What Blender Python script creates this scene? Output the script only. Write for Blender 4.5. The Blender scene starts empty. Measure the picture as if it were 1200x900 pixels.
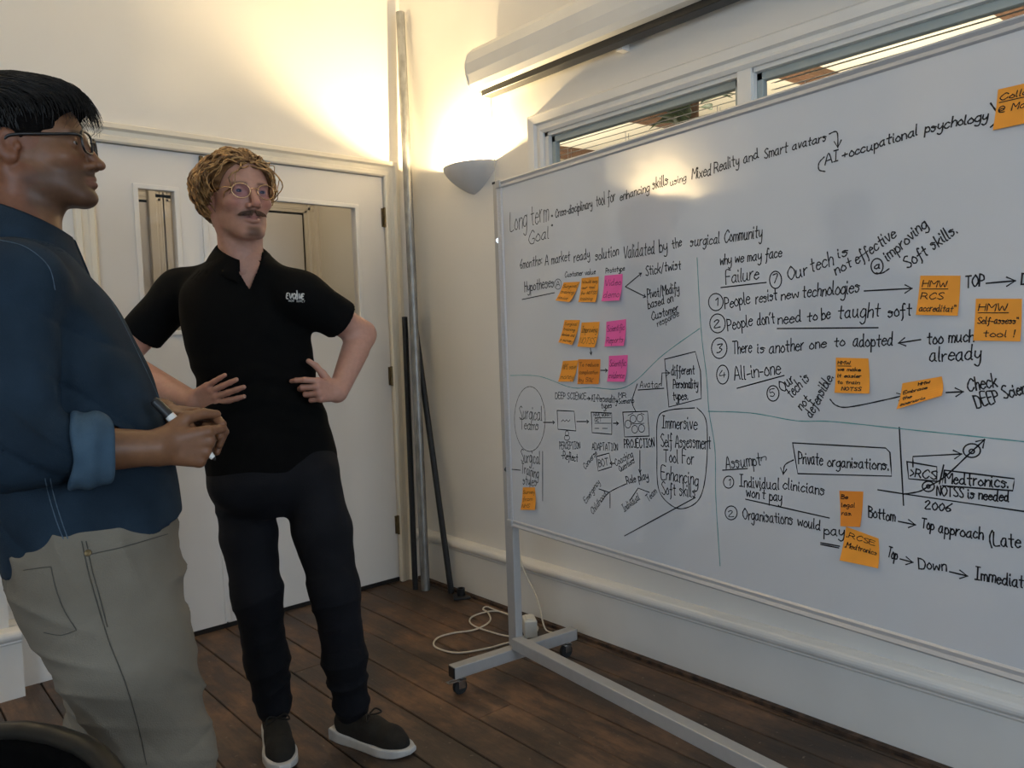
import bpy, math, random
import numpy as np
from mathutils import Matrix, Vector
random.seed(7)
rng = np.random.default_rng(7)
S = bpy.context.scene
COL = S.collection

# ------------------------------------------------------------------ camera
# world: +X along the back wall (to the right), +Y along the right wall (away), +Z up, metres
F_PX, CX, CY = 918.0, 600.0, 450.0
CAM = np.array([0.0, 0.0, 1.22])
MC = np.array([[0.75156059, 0.06663487, -0.65628993],
               [-0.65875639, 0.02364057, -0.75198481],
               [-0.03459334, 0.99749733, 0.06166347]])
cam_data = bpy.data.cameras.new('camera')
cam_data.sensor_width = 36.0
cam_data.lens = 36.0 * F_PX / 1200.0
cam_data.clip_start = 0.02
camera = bpy.data.objects.new('camera', cam_data)
COL.objects.link(camera)
m4 = Matrix.Identity(4)
for i in range(3):
    for j in range(3):
        m4[i][j] = float(MC[i, j])
    m4[i][3] = float(CAM[i])
camera.matrix_world = m4
S.camera = camera
FWD = np.array([0.658, 0.753, 0.0])

def ray(x, y):
    return MC @ np.array([x - CX, -(y - CY), -F_PX])
def on(x, y, axis, val):                       # where the sight line of a pixel meets an axis plane
    d = ray(x, y); return CAM + d * ((val - CAM[axis]) / d[axis])
def onplane(x, y, p, n):
    d = ray(x, y); return CAM + d * (np.dot(np.asarray(p) - CAM, n) / np.dot(d, n))
def atD(x, y, D):                              # a point at distance D ahead
    d = ray(x, y); return CAM + d * (D / np.dot(d, FWD))

# ------------------------------------------------------------------ world, lights, exposure
S.view_settings.view_transform = 'Standard'
S.view_settings.look = 'None'
S.view_settings.gamma = 1.0
S.view_settings.use_curve_mapping = False
S.view_settings.exposure = -0.02
world = bpy.data.worlds.new('world'); S.world = world
world.use_nodes = True
bg = world.node_tree.nodes['Background']
bg.inputs[0].default_value = (0.62, 0.78, 1.0, 1)
bg.inputs[1].default_value = 1.0

def area_light(name, loc, target, sx, sy, power, color):
    d = bpy.data.lights.new(name, 'AREA'); d.shape = 'RECTANGLE'; d.size = sx; d.size_y = sy
    d.energy = power; d.color = color
    o = bpy.data.objects.new(name, d); COL.objects.link(o); o.location = loc
    v = Vector(target) - Vector(loc)
    o.rotation_euler = v.to_track_quat('-Z', 'Y').to_euler()
    return o
XL, XR, YF, YB, ZC = -2.35, 2.25, -2.9, 3.33, 3.25   # room shell
# daylight at the window to the left of the camera and the one behind it (built below)
area_light('daylight', (XL - 0.02, -0.75, 1.62), (0, -0.70, 1.3), 1.7, 1.5, 50, (0.66, 0.82, 1.0))
area_light('daylight', (1.05, YF - 0.02, 1.62), (1.05, 0, 1.3), 1.5, 1.5, 48, (0.66, 0.82, 1.0))

# ------------------------------------------------------------------ materials
def mat(name, color, rough=0.6, metal=0.0, spec=0.5, noise=0.0, nscale=8.0, bump=0.0, bscale=60.0, color2=None, stretch=None, emit=None, alpha=None, coat=0.0, sheen=0.0, coord='Object'):
    m = bpy.data.materials.new(name); m.use_nodes = True
    nt = m.node_tree; N = nt.nodes; L = nt.links
    b = N['Principled BSDF']
    c = tuple(color) + (1,)
    b.inputs['Base Color'].default_value = c
    b.inputs['Roughness'].default_value = rough
    b.inputs['Metallic'].default_value = metal
    b.inputs['Specular IOR Level'].default_value = spec
    b.inputs['Coat Weight'].default_value = coat
    b.inputs['Sheen Weight'].default_value = sheen
    tc = mp = None
    if noise or bump or color2:
        tc = N.new('ShaderNodeTexCoord'); mp = N.new('ShaderNodeMapping')
        L.new(tc.outputs[coord], mp.inputs['Vector'])
        if stretch: mp.inputs['Scale'].default_value = stretch
    if noise or color2:
        n = N.new('ShaderNodeTexNoise'); n.inputs['Scale'].default_value = nscale; n.inputs['Detail'].default_value = 6
        L.new(mp.outputs[0], n.inputs['Vector'])
        mx = N.new('ShaderNodeMix'); mx.data_type = 'RGBA'
        c2 = tuple(color2) + (1,) if color2 else tuple(max(0, v * (1 - noise)) for v in color) + (1,)
        mx.inputs['A'].default_value = c; mx.inputs['B'].default_value = c2
        rp = N.new('ShaderNodeValToRGB'); rp.color_ramp.elements[0].position = 0.36; rp.color_ramp.elements[1].position = 0.66
        L.new(n.outputs['Fac'], rp.inputs['Fac']); L.new(rp.outputs['Color'], mx.inputs['Factor'])
        L.new(mx.outputs['Result'], b.inputs['Base Color'])
    if bump:
        n2 = N.new('ShaderNodeTexNoise'); n2.inputs['Scale'].default_value = bscale; n2.inputs['Detail'].default_value = 4
        L.new(mp.outputs[0], n2.inputs['Vector'])
        bp = N.new('ShaderNodeBump'); bp.inputs['Strength'].default_value = bump; bp.inputs['Distance'].default_value = 0.004
        L.new(n2.outputs['Fac'], bp.inputs['Height']); L.new(bp.outputs[0], b.inputs['Normal'])
    if emit:
        b.inputs['Emission Color'].default_value = tuple(emit[:3]) + (1,); b.inputs['Emission Strength'].default_value = emit[3]
    if alpha is not None:
        b.inputs['Alpha'].default_value = alpha
    return m

def glass_mat(name, tint=(1, 1, 1), refl=0.06, rough=0.0):
    m = bpy.data.materials.new(name); m.use_nodes = True
    nt = m.node_tree; N = nt.nodes; L = nt.links
    N.remove(N['Principled BSDF'])
    t = N.new('ShaderNodeBsdfTransparent'); t.inputs[0].default_value = tuple(tint) + (1,)
    g = N.new('ShaderNodeBsdfGlossy'); g.inputs['Roughness'].default_value = rough
    fr = N.new('ShaderNodeFresnel'); fr.inputs[0].default_value = 1.5
    mx = N.new('ShaderNodeMixShader')
    ge = N.new('ShaderNodeNewGeometry'); mu = N.new('ShaderNodeMath'); mu.operation = 'SUBTRACT'; mu.use_clamp = True   # reflect once, at the outer face
    L.new(fr.outputs[0], mu.inputs[0]); L.new(ge.outputs['Backfacing'], mu.inputs[1])
    L.new(mu.outputs[0], mx.inputs[0]); L.new(t.outputs[0], mx.inputs[1]); L.new(g.outputs[0], mx.inputs[2])
    L.new(mx.outputs[0], N['Material Output'].inputs[0])
    return m

def floor_mat():
    m = bpy.data.materials.new('old_floorboards'); m.use_nodes = True
    nt = m.node_tree; N = nt.nodes; L = nt.links; b = N['Principled BSDF']
    tc = N.new('ShaderNodeTexCoord'); oi = N.new('ShaderNodeObjectInfo')
    geo = N.new('ShaderNodeNewGeometry')
    def noise(vec, scale, detail, rough=0.6):
        n = N.new('ShaderNodeTexNoise'); n.inputs['Scale'].default_value = scale; n.inputs['Detail'].default_value = detail
        n.inputs['Roughness'].default_value = rough; L.new(vec, n.inputs['Vector']); return n.outputs['Fac']
    def ramp(fac, p0, p1, c0=(0, 0, 0), c1=(1, 1, 1)):
        r = N.new('ShaderNodeValToRGB'); e = r.color_ramp.elements
        e[0].position = p0; e[1].position = p1; e[0].color = tuple(c0) + (1,); e[1].color = tuple(c1) + (1,)
        L.new(fac, r.inputs['Fac']); return r.outputs['Color']
    def mix(f, a, bb, mode='MIX'):
        x = N.new('ShaderNodeMix'); x.data_type = 'RGBA'; x.blend_type = mode
        for s, v in (('Factor', f), ('A', a), ('B', bb)):
            if hasattr(v, 'links'): L.new(v, x.inputs[s])
            elif s == 'Factor': x.inputs[s].default_value = v
            else: x.inputs[s].default_value = tuple(v) + (1,)
        return x.outputs['Result']
    # per-board offset
    sc = N.new('ShaderNodeVectorMath'); sc.operation = 'MULTIPLY_ADD'
    cmb = N.new('ShaderNodeCombineXYZ')
    mu = N.new('ShaderNodeMath'); mu.operation = 'MULTIPLY'; mu.inputs[1].default_value = 37.0
    L.new(oi.outputs['Random'], mu.inputs[0]); L.new(mu.outputs[0], cmb.inputs[0]); L.new(mu.outputs[0], cmb.inputs[2])
    L.new(geo.outputs['Position'], sc.inputs[0]); sc.inputs[1].default_value = (1, 1, 1); L.new(cmb.outputs[0], sc.inputs[2])
    mpg = N.new('ShaderNodeMapping'); mpg.inputs['Scale'].default_value = (26, 1.6, 26); L.new(sc.outputs[0], mpg.inputs[0])
    mpk = N.new('ShaderNodeMapping'); mpk.inputs['Scale'].default_value = (7, 2.2, 7); L.new(sc.outputs[0], mpk.inputs[0])
    grain = noise(mpg.outputs[0], 3.0, 8, 0.7)
    wear = noise(geo.outputs['Position'], 2.1, 5, 0.65)
    blot = noise(mpk.outputs[0], 2.2, 6, 0.7)
    base = mix(ramp(oi.outputs['Random'], 0, 1), (0.085, 0.054, 0.036), (0.135, 0.088, 0.058))
    wornc = mix(ramp(grain, 0.3, 0.75), (0.30, 0.160, 0.084), (0.19, 0.100, 0.056))
    c = mix(ramp(wear, 0.43, 0.62), base, wornc)
    dark = ramp(blot, 0.42, 0.60)
    c = mix(dark, mix(0.72, c, (0.022, 0.016, 0.012)), c)
    c = mix(ramp(grain, 0.35, 0.62), mix(0.38, c, (0.012, 0.008, 0.006)), c)
    speck = noise(geo.outputs['Position'], 46, 3, 0.6)
    c = mix(ramp(speck, 0.66, 0.74), c, (0.22, 0.17, 0.125))
    L.new(c, b.inputs['Base Color'])
    L.new(ramp(blot, 0.3, 0.8, (0.42,) * 3, (0.68,) * 3), b.inputs['Roughness'])
    bp = N.new('ShaderNodeBump'); bp.inputs['Strength'].default_value = 0.35; bp.inputs['Distance'].default_value = 0.003
    L.new(grain, bp.inputs['Height']); L.new(bp.outputs[0], b.inputs['Normal'])
    return m

M_WALL = mat('wall_paint', (0.76, 0.73, 0.68), 0.55, noise=0.05, nscale=1.6, bump=0.08, bscale=25, coord='Object')
M_CEIL = mat('ceiling_paint', (0.80, 0.78, 0.74), 0.7, noise=0.03, nscale=2, bump=0.05)
M_GLOSSW = mat('gloss_white_paint', (0.78, 0.75, 0.70), 0.32, noise=0.05, nscale=5, bump=0.06, bscale=30)
M_TRIM = mat('cream_gloss_trim', (0.80, 0.74, 0.62), 0.32, noise=0.06, nscale=6, bump=0.05, bscale=40)
M_DOOR = mat('door_paint', (0.74, 0.71, 0.67), 0.42, noise=0.04, nscale=3, bump=0.06, bscale=30)
M_FLOOR = floor_mat()
M_SUB = mat('dark_subfloor', (0.012, 0.009, 0.007), 0.9, noise=0.4)
M_GLASS = glass_mat('clear_glass')
M_BRASS = mat('aged_brass', (0.16, 0.11, 0.05), 0.45, metal=0.8, noise=0.3, nscale=40)
M_ALU = mat('brushed_aluminium', (0.58, 0.58, 0.59), 0.40, metal=0.35, noise=0.08, nscale=60, stretch=(1, 1, 12))
M_GREYMETAL = mat('grey_painted_steel', (0.46, 0.45, 0.44), 0.38, metal=0.25, noise=0.06, nscale=30)
M_CHROME = mat('chrome', (0.62, 0.62, 0.62), 0.18, metal=1.0, noise=0.1, nscale=30)
M_BLACKP = mat('black_plastic', (0.012, 0.012, 0.013), 0.4, noise=0.3, nscale=40)
M_RUBBER = mat('black_rubber', (0.015, 0.015, 0.016), 0.7, noise=0.3, nscale=60)
M_GALV = mat('galvanised_steel', (0.36, 0.36, 0.35), 0.42, metal=0.7, noise=0.35, nscale=35, stretch=(1, 1, 0.4), bump=0.1)
M_CABLE = mat('white_cable', (0.66, 0.61, 0.50), 0.45, noise=0.08, nscale=30)
M_WPLAST = mat('white_plastic', (0.72, 0.70, 0.64), 0.4, noise=0.05, nscale=20)
M_BOARD = mat('whiteboard_enamel', (0.62, 0.64, 0.67), 0.075, spec=1.0, coat=0.7, noise=0.03, nscale=3, bump=0.012, bscale=6)
M_PLASTER = mat('sconce_plaster', (0.62, 0.61, 0.60), 0.6, noise=0.06, nscale=12, bump=0.1)
M_BULB = mat('lamp_bulb', (1, 0.85, 0.6), 0.4, emit=(1.0, 0.76, 0.42, 18.0), noise=0.02)
M_SCREEN = mat('screen_casing', (0.70, 0.69, 0.66), 0.38, noise=0.04, nscale=8)
M_WOODB = mat('roof_timber', (0.15, 0.072, 0.034), 0.6, noise=0.5, nscale=5, stretch=(1, 12, 12), bump=0.2)
M_CREAM = mat('cream_plaster', (0.80, 0.74, 0.60), 0.7, noise=0.05, nscale=3)
M_SLAT = mat('blind_slat', (0.55, 0.56, 0.55), 0.35, metal=0.4, noise=0.05, nscale=12)
M_LEAF = mat('plant_leaf', (0.07, 0.19, 0.035), 0.4, noise=0.5, nscale=14)
M_STEM = mat('plant_stem', (0.20, 0.085, 0.035), 0.7, noise=0.4, nscale=25)
M_TERRA = mat('terracotta', (0.36, 0.14, 0.07), 0.75, noise=0.25, nscale=10)

# ------------------------------------------------------------------ mesh helpers
WL = {}
def link(o, parent=None, wl=(0, 0, 0)):
    COL.objects.link(o)
    WL[o.name] = np.asarray(wl, float)
    if parent is not None:
        o.parent = parent
        o.location = Vector(np.asarray(wl, float) - WL[parent.name])
    else:
        o.location = Vector(wl)
    return o
def tag(o, label=None, cat=None, group=None, kind=None):
    if label: o['label'] = label
    if cat: o['category'] = cat
    if group: o['group'] = group
    if kind: o['kind'] = kind
    return o
def empty(name, loc, label=None, cat=None, group=None, kind=None, parent=None):
    o = bpy.data.objects.new(name, None); o.empty_display_size = 0.1
    link(o, parent, loc)
    return tag(o, label, cat, group, kind)
def mesh_obj(name, V, F, m, parent=None, smooth=False, base=False, bevel=0.0, colors=None, origin=None):
    V = np.asarray(V, float).reshape(-1, 3)
    if origin is None:
        lo, hi = V.min(0), V.max(0); origin = (lo + hi) / 2
        if base: origin[2] = lo[2]
    me = bpy.data.meshes.new(name)
    if isinstance(F, np.ndarray):
        F = F.tolist()
    me.from_pydata((V - origin).tolist(), [], F)
    if isinstance(m, (list, tuple)):
        for q in m: me.materials.append(q)
    else: me.materials.append(m)
    if smooth: me.polygons.foreach_set('use_smooth', [True] * len(me.polygons))
    if colors is not None:
        a = me.color_attributes.new('Col', 'FLOAT_COLOR', 'POINT')
        cc = np.ones((len(V), 4), np.float32); cc[:, :colors.shape[1]] = colors
        a.data.foreach_set('color', cc.ravel())
    me.update()
    o = bpy.data.objects.new(name, me)
    link(o, parent, origin)
    if bevel:
        b = o.modifiers.new('bevel', 'BEVEL'); b.width = bevel; b.segments = 2; b.limit_method = 'ANGLE'
    return o
def unit(v): v = np.asarray(v, float); return v / np.linalg.norm(v)
def frame(d):
    d = unit(d); a = np.array([0, 0, 1.0]) if abs(d[2]) < 0.9 else np.array([1.0, 0, 0])
    u = unit(np.cross(a, d)); return u, np.cross(d, u)
class MB:
    def __init__(s): s.V = []; s.F = []
    def add(s, V, F):
        k = len(s.V); s.V += [tuple(map(float, v)) for v in V]; s.F += [tuple(int(i) + k for i in f) for f in F]; return s
    def box(s, a, b):
        x0, y0, z0 = np.minimum(a, b); x1, y1, z1 = np.maximum(a, b)
        return s.add([(x0,y0,z0),(x1,y0,z0),(x1,y1,z0),(x0,y1,z0),(x0,y0,z1),(x1,y0,z1),(x1,y1,z1),(x0,y1,z1)],
                     [(0,3,2,1),(4,5,6,7),(0,1,5,4),(1,2,6,5),(2,3,7,6),(3,0,4,7)])
    def obox(s, c, ux, uy, uz):                # centre and three half-axis vectors
        c, ux, uy, uz = (np.asarray(v, float) for v in (c, ux, uy, uz))
        P = [c + i*ux + j*uy + k*uz for k in (-1, 1) for (i, j) in ((-1,-1),(1,-1),(1,1),(-1,1))]
        return s.add(P, [(0,3,2,1),(4,5,6,7),(0,1,5,4),(1,2,6,5),(2,3,7,6),(3,0,4,7)])
    def bar(s, p, q, w, h, up=(0, 0, 1)):      # rectangular bar
        p, q = np.asarray(p, float), np.asarray(q, float); d = unit(q - p)
        u = unit(np.cross(up, d)); v = np.cross(d, u)
        return s.obox((p + q) / 2, (q - p) / 2, u * w / 2, v * h / 2)
    def tube(s, pts, r, n=10, cap=True):
        pts = [np.asarray(p, float) for p in pts]; k0 = len(s.V)
        rs = r if hasattr(r, '__len__') else [r] * len(pts)
        u = None
        for i, p in enumerate(pts):
            d = unit(pts[min(i + 1, len(pts) - 1)] - pts[max(i - 1, 0)])
            if u is None: u, v = frame(d)
            else:
                u = unit(u - d * np.dot(u, d)); v = np.cross(d, u)
            for j in range(n):
                a = 2 * math.pi * j / n
                s.V.append(tuple(p + rs[i] * (math.cos(a) * u + math.sin(a) * v)))
        for i in range(len(pts) - 1):
            for j in range(n):
                a = k0 + i*n + j; b = k0 + i*n + (j+1) % n
                s.F.append((a, b, b + n, a + n))
        if cap:
            s.F.append(tuple(k0 + j for j in range(n))[::-1]); s.F.append(tuple(k0 + (len(pts)-1)*n + j for j in range(n)))
        return s
    def lathe(s, c, prof, n=24, axis=(0, 0, 1)):
        a = unit(axis); u, v = frame(a); c = np.asarray(c, float); k0 = len(s.V)
        for r, z in prof:
            for j in range(n):
                t = 2 * math.pi * j / n
                s.V.append(tuple(c + a * z + max(r, 1e-5) * (math.cos(t) * u + math.sin(t) * v)))
        for i in range(len(prof) - 1):
            for j in range(n):
                p = k0 + i*n + j; q = k0 + i*n + (j+1) % n
                s.F.append((p, q, q + n, p + n))
        s.F.append(tuple(k0 + j for j in range(n))[::-1]); s.F.append(tuple(k0 + (len(prof)-1)*n + j for j in range(n)))
        return s
    def extrude(s, prof, p0, p1, ua, ub):      # 2-D profile (a,b) along p0 -> p1
        p0, p1, ua, ub = (np.asarray(v, float) for v in (p0, p1, ua, ub)); n = len(prof)
        P = [p0 + a*ua + b*ub for a, b in prof] + [p1 + a*ua + b*ub for a, b in prof]
        F = [(i, (i+1) % n, (i+1) % n + n, i + n) for i in range(n)] + [tuple(range(n))[::-1], tuple(range(n, 2*n))]
        return s.add(P, F)
    def sphere(s, c, r, n=16, m=10):
        c = np.asarray(c, float); r = np.ones(3) * r; k0 = len(s.V)
        for i in range(m + 1):
            t = math.pi * i / m
            for j in range(n):
                a = 2 * math.pi * j / n
                s.V.append(tuple(c + r * np.array([max(math.sin(t),1e-4)*math.cos(a), max(math.sin(t),1e-4)*math.sin(a), -math.cos(t)])))
        for i in range(m):
            for j in range(n):
                p = k0 + i*n + j; q = k0 + i*n + (j+1) % n
                s.F.append((p, q, q + n, p + n))
        return s
    def mitred(s, prof, corners, offs, nrm, closed=False):   # moulding profile (a outward, b off the wall) round a path
        n = len(prof); P = []
        for c, o in zip(corners, offs):
            c, o = np.asarray(c, float), np.asarray(o, float)
            P += [c + o*a + np.asarray(nrm, float)*b for a, b in prof]
        F = []; m = len(corners)
        for i in range(m if closed else m-1):
            j = (i+1) % m
            for k in range(n-1): F.append((i*n+k, i*n+k+1, j*n+k+1, j*n+k))
        return s.add(P, F)
    def build(s, name, m, parent=None, **kw):
        return mesh_obj(name, s.V, s.F, m, parent, **kw)
def smooth_path(P, n=8, closed=False):
    P = [np.asarray(p, float) for p in P]; out = []
    for i in range(len(P) - 1):
        p0, p1, p2, p3 = P[max(i-1, 0)], P[i], P[i+1], P[min(i+2, len(P)-1)]
        for k in range(n):
            t = k / n
            out.append(0.5*((2*p1) + (-p0+p2)*t + (2*p0-5*p1+4*p2-p3)*t*t + (-p0+3*p1-3*p2+p3)*t**3))
    out.append(P[-1]); return out
def struct(name, mb, m, parent=None, **kw):
    o = mb.build(name, m, parent, **kw); tag(o, kind='structure'); return o
# ================================================================== the room
TW = 0.16
def wall_with_holes(name, axis, pos, out, a0, a1, z0, z1, holes, m):
    """a wall in plane axis=pos, thickness towards `out`; holes (a0,a1,z0,z1)"""
    mb = MB()
    xs = sorted({a0, a1, *[h[0] for h in holes], *[h[1] for h in holes]})
    zs = sorted({z0, z1, *[h[2] for h in holes], *[h[3] for h in holes]})
    for i in range(len(xs)-1):
        j = 0
        while j < len(zs)-1:
            cx = (xs[i]+xs[i+1])/2
            def hole(jj):
                cz = (zs[jj]+zs[jj+1])/2
                return any(h[0] < cx < h[1] and h[2] < cz < h[3] for h in holes)
            if hole(j): j += 1; continue
            k = j
            while k+1 < len(zs)-1 and not hole(k+1): k += 1
            p, q = [0, 0, zs[j]], [0, 0, zs[k+1]]
            p[axis] = pos; q[axis] = pos + out; p[1-axis] = xs[i]; q[1-axis] = xs[i+1]
            mb.box(p, q); j = k + 1
    return struct(name, mb, m)
DX0, DX1, DZ = 0.80, 2.125, 2.03
W0, W1, WZ0, WZ1 = 0.30, 2.335, 1.30, 2.045
wall_back = wall_with_holes('wall_back', 1, YB, TW, XL-TW, XR+TW, 0, ZC, [(DX0, DX1, 0, DZ)], M_WALL)
TR = 0.055
wall_right = wall_with_holes('wall_right', 0, XR, TR, YF-TW, YB, 0, ZC, [(W0, W1, WZ0, WZ1)], M_WALL)
wall_left = wall_with_holes('wall_left', 0, XL, -TW, YF-TW, YB, 0, ZC, [(-1.6, 0.1, 0.85, 2.4)], M_WALL)
wall_front = wall_with_holes('wall_front', 1, YF, -TW, XL-TW, XR+TW, 0, ZC, [(0.3, 1.8, 0.85, 2.4)], M_WALL)
struct('ceiling', MB().box((XL-TW, YF-TW, ZC), (XR+TW, YB+TW, ZC+0.15)), M_CEIL)
# windows behind the camera
for a, b in ((0.3, 1.8),):
    w = empty('window_2', ((a+b)/2, YF-0.05, 0.85), kind='structure')
    fr = MB()
    for x in (a, b-0.05): fr.box((x, YF-0.10, 0.85), (x+0.05, YF-0.03, 2.4))
    for z in (0.85, 1.60, 2.35): fr.box((a, YF-0.10, z), (b, YF-0.03, z+0.05))
    fr.box(((a+b)/2-0.02, YF-0.10, 0.85), ((a+b)/2+0.02, YF-0.03, 2.4))
    fr.build('window_frame', M_GLOSSW, w)
    MB().box((a-0.05, YF-0.03, 0.82), (b+0.05, YF+0.08, 0.85)).build('window_sill', M_GLOSSW, w)

w = empty('window_3', (XL-0.05, -0.75, 0.85), kind='structure'); fr = MB()
for y in (-1.6, -0.775, 0.05): fr.box((XL-0.10, y, 0.85), (XL-0.03, y+0.05, 2.4))
for z in (0.85, 1.60, 2.35): fr.box((XL-0.10, -1.6, z), (XL-0.03, 0.1, z+0.05))
fr.build('window_frame', M_GLOSSW, w)
MB().box((XL-0.03, -1.65, 0.82), (XL+0.08, 0.15, 0.85)).build('window_sill', M_GLOSSW, w)
# chimney breast at the far left end of the back wall
struct('wall_chimney_breast', MB().box((-0.75, YB-0.09, 0), (0.425, YB, ZC)), M_WALL)

# floor: sub floor plus every board its own piece
floor = struct('floor', MB().box((XL-TW, YF-TW, -0.08), (XR+TW, 4.45, -0.022)), M_SUB)
edges = [0.79, 0.94, 1.082, 1.225, 1.362, 1.492, 1.635, 1.78, 1.91, 2.042, 2.178]
x = 0.79
left = []
while x > XL: x -= random.uniform(0.132, 0.152); left.append(x)
edges = left[::-1] + edges + [XR + 0.02]
for i in range(len(edges) - 1):
    a, b = edges[i] + 0.0022, edges[i+1] - 0.0022
    cuts = [YF] + sorted([random.uniform(-1.5, 2.9)]) + [YB + 0.02]
    if i % 3 == 0: cuts = [YF, random.uniform(-1.2, 0.9), YB + 0.02]
    for j in range(len(cuts) - 1):
        y0, y1 = cuts[j] + 0.001, cuts[j+1] - 0.001
        dz = random.uniform(-0.0015, 0.0012)
        c = 0.0022
        V = [(a,y0,-0.022),(b,y0,-0.022),(b,y1,-0.022),(a,y1,-0.022),(a,y0,-c+dz),(b,y0,-c+dz),(b,y1,-c+dz),(a,y1,-c+dz),
             (a+c,y0+c,dz),(b-c,y0+c,dz),(b-c,y1-c,dz),(a+c,y1-c,dz)]
        Fq = [(0,3,2,1),(0,1,5,4),(1,2,6,5),(2,3,7,6),(3,0,4,7),(4,5,9,8),(5,6,10,9),(6,7,11,10),(7,4,8,11),(8,9,10,11)]
        mesh_obj('floorboard', V, Fq, M_FLOOR, floor)

# skirting with a rounded cap
def skirt_prof(t=0.030, h=0.235, r=0.026):
    P = [(0, 0), (t, 0), (t, h - 0.040)]
    P += [(t + 0.004, h - 0.034)]
    for k in range(9):
        a = -math.pi/2 + math.pi * k / 8
        P.append((t + 0.002 + 0.017 * math.cos(a), h - 0.008 + 0.020 * math.sin(a)))
    P += [(t - 0.012, h + 0.016), (0, h + 0.016)]
    return P
struct('baseboard_right', MB().extrude(skirt_prof(), (XR, YF, 0), (XR, YB, 0), (-1, 0, 0), (0, 0, 1)), M_GLOSSW)
struct('baseboard_back', MB().extrude(skirt_prof(), (2.19, YB, 0), (XR-0.03, YB, 0), (0, -1, 0), (0, 0, 1))
       .extrude(skirt_prof(), (0.425, YB, 0), (0.735, YB, 0), (0, -1, 0), (0, 0, 1)), M_GLOSSW)
struct('baseboard_chimney', MB().extrude(skirt_prof(), (-0.75, YB-0.09, 0), (0.455, YB-0.09, 0), (0, -1, 0), (0, 0, 1))
       .box((0.425, YB-0.119, 0), (0.4545, YB-0.031, 0.20)), M_GLOSSW)
struct('baseboard_left', MB().extrude(skirt_prof(), (XL, YB, 0), (XL, YF, 0), (1, 0, 0), (0, 0, 1)), M_GLOSSW)
# dark splintered strip where the boards meet the skirting
struct('trim_3', MB().box((XR-0.052, YF, 0), (XR-0.028, YB-0.03, 0.012)), mat('old_wood_strip', (0.10, 0.055, 0.032), 0.8, noise=0.8, nscale=30, bump=1.0, bscale=80))

# ---- double door in the back wall
def casing_prof(w=0.075, t=0.028):
    return [(0, 0), (0, 0.012), (0.006, 0.018), (0.022, 0.018), (0.028, 0.012), (0.046, 0.014), (0.054, t), (w-0.004, t), (w, t-0.006), (w, 0)]
trim = MB()
pr = casing_prof()
dl, dr, dt = DX0+0.012, DX1-0.012, DZ-0.012
trim.mitred(pr, [(dl, YB, 0), (dl, YB, dt), (dr, YB, dt), (dr, YB, 0)], [(-1, 0, 0), (-1, 0, 1), (1, 0, 1), (1, 0, 0)], (0, -1, 0))
struct('trim_1', trim, M_TRIM)
lin = MB()
lin.box((DX0, YB-0.002, 0), (DX0+0.018, YB+TW, DZ)); lin.box((DX1-0.010, YB-0.002, 0), (DX1, YB+TW, DZ)); lin.box((DX0, YB-0.002, DZ-0.010), (DX1, YB+TW, DZ))
struct('trim_2', lin, M_TRIM)
def leaf(parent, x0, x1, g, name):
    z0, z1 = 0.022, DZ-0.014; y0, y1 = YB+0.008, YB+0.050
    gx0, gx1, gz0, gz1 = g
    mb = MB()
    for a, b, c, d in ((x0, gx0, z0, z1), (gx1, x1, z0, z1), (gx0, gx1, z0, gz0), (gx0, gx1, gz1, z1)):
        mb.box((a, y0, c), (b, y1, d))
    lf = mb.build(name, M_DOOR, parent)
    bd = MB(); w = 0.016
    for a, b, c, d in ((gx0-w, gx1+w, gz1-0.004, gz1+w), (gx0-w, gx1+w, gz0-w, gz0+0.004), (gx0-w, gx0+0.004, gz0, gz1), (gx1-0.004, gx1+w, gz0, gz1)):
        bd.box((a, y0-0.008, c), (b, y0+0.012, d))
    bd.build('glazing_bead', M_GLOSSW, lf, bevel=0.003)
    MB().box((gx0-0.002, y0+0.018, gz0-0.002), (gx1+0.002, y0+0.023, gz1+0.002)).build('glass_pane', M_GLASS, lf)
    return lf
door = empty('door_1', ((DX0+DX1)/2, YB+0.03, 0), kind='structure')
main_leaf = leaf(door, 1.236, DX1-0.012, (1.40, 1.955, 1.285, 1.858), 'door_leaf')
side_leaf = leaf(door, DX0+0.02, 1.230, (0.972, 1.118, 1.285, 1.858), 'door_leaf')
MB().box((1.222, YB-0.004, 0.03), (1.244, YB+0.010, DZ-0.02)).build('meeting_strip', M_DOOR, side_leaf, bevel=0.002)
MB().box((1.222, YB-0.010, 1.93), (1.236, YB+0.006, 2.01)).build('bolt', M_BRASS, side_leaf, bevel=0.002)
for z in (1.82, 1.04, 0.29):
    h = MB().box((DX1-0.026, YB-0.003, z-0.045), (DX1-0.006, YB+0.010, z+0.045)).tube([(DX1-0.014, YB-0.006, z-0.048), (DX1-0.014, YB-0.006, z+0.048)], 0.007, 8)
    h.build('hinge', M_BRASS, main_leaf)
MB().box((DX0, YB+0.01, 0.0), (DX1, YB+TW, 0.018)).build('threshold', M_SUB, door)

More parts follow.
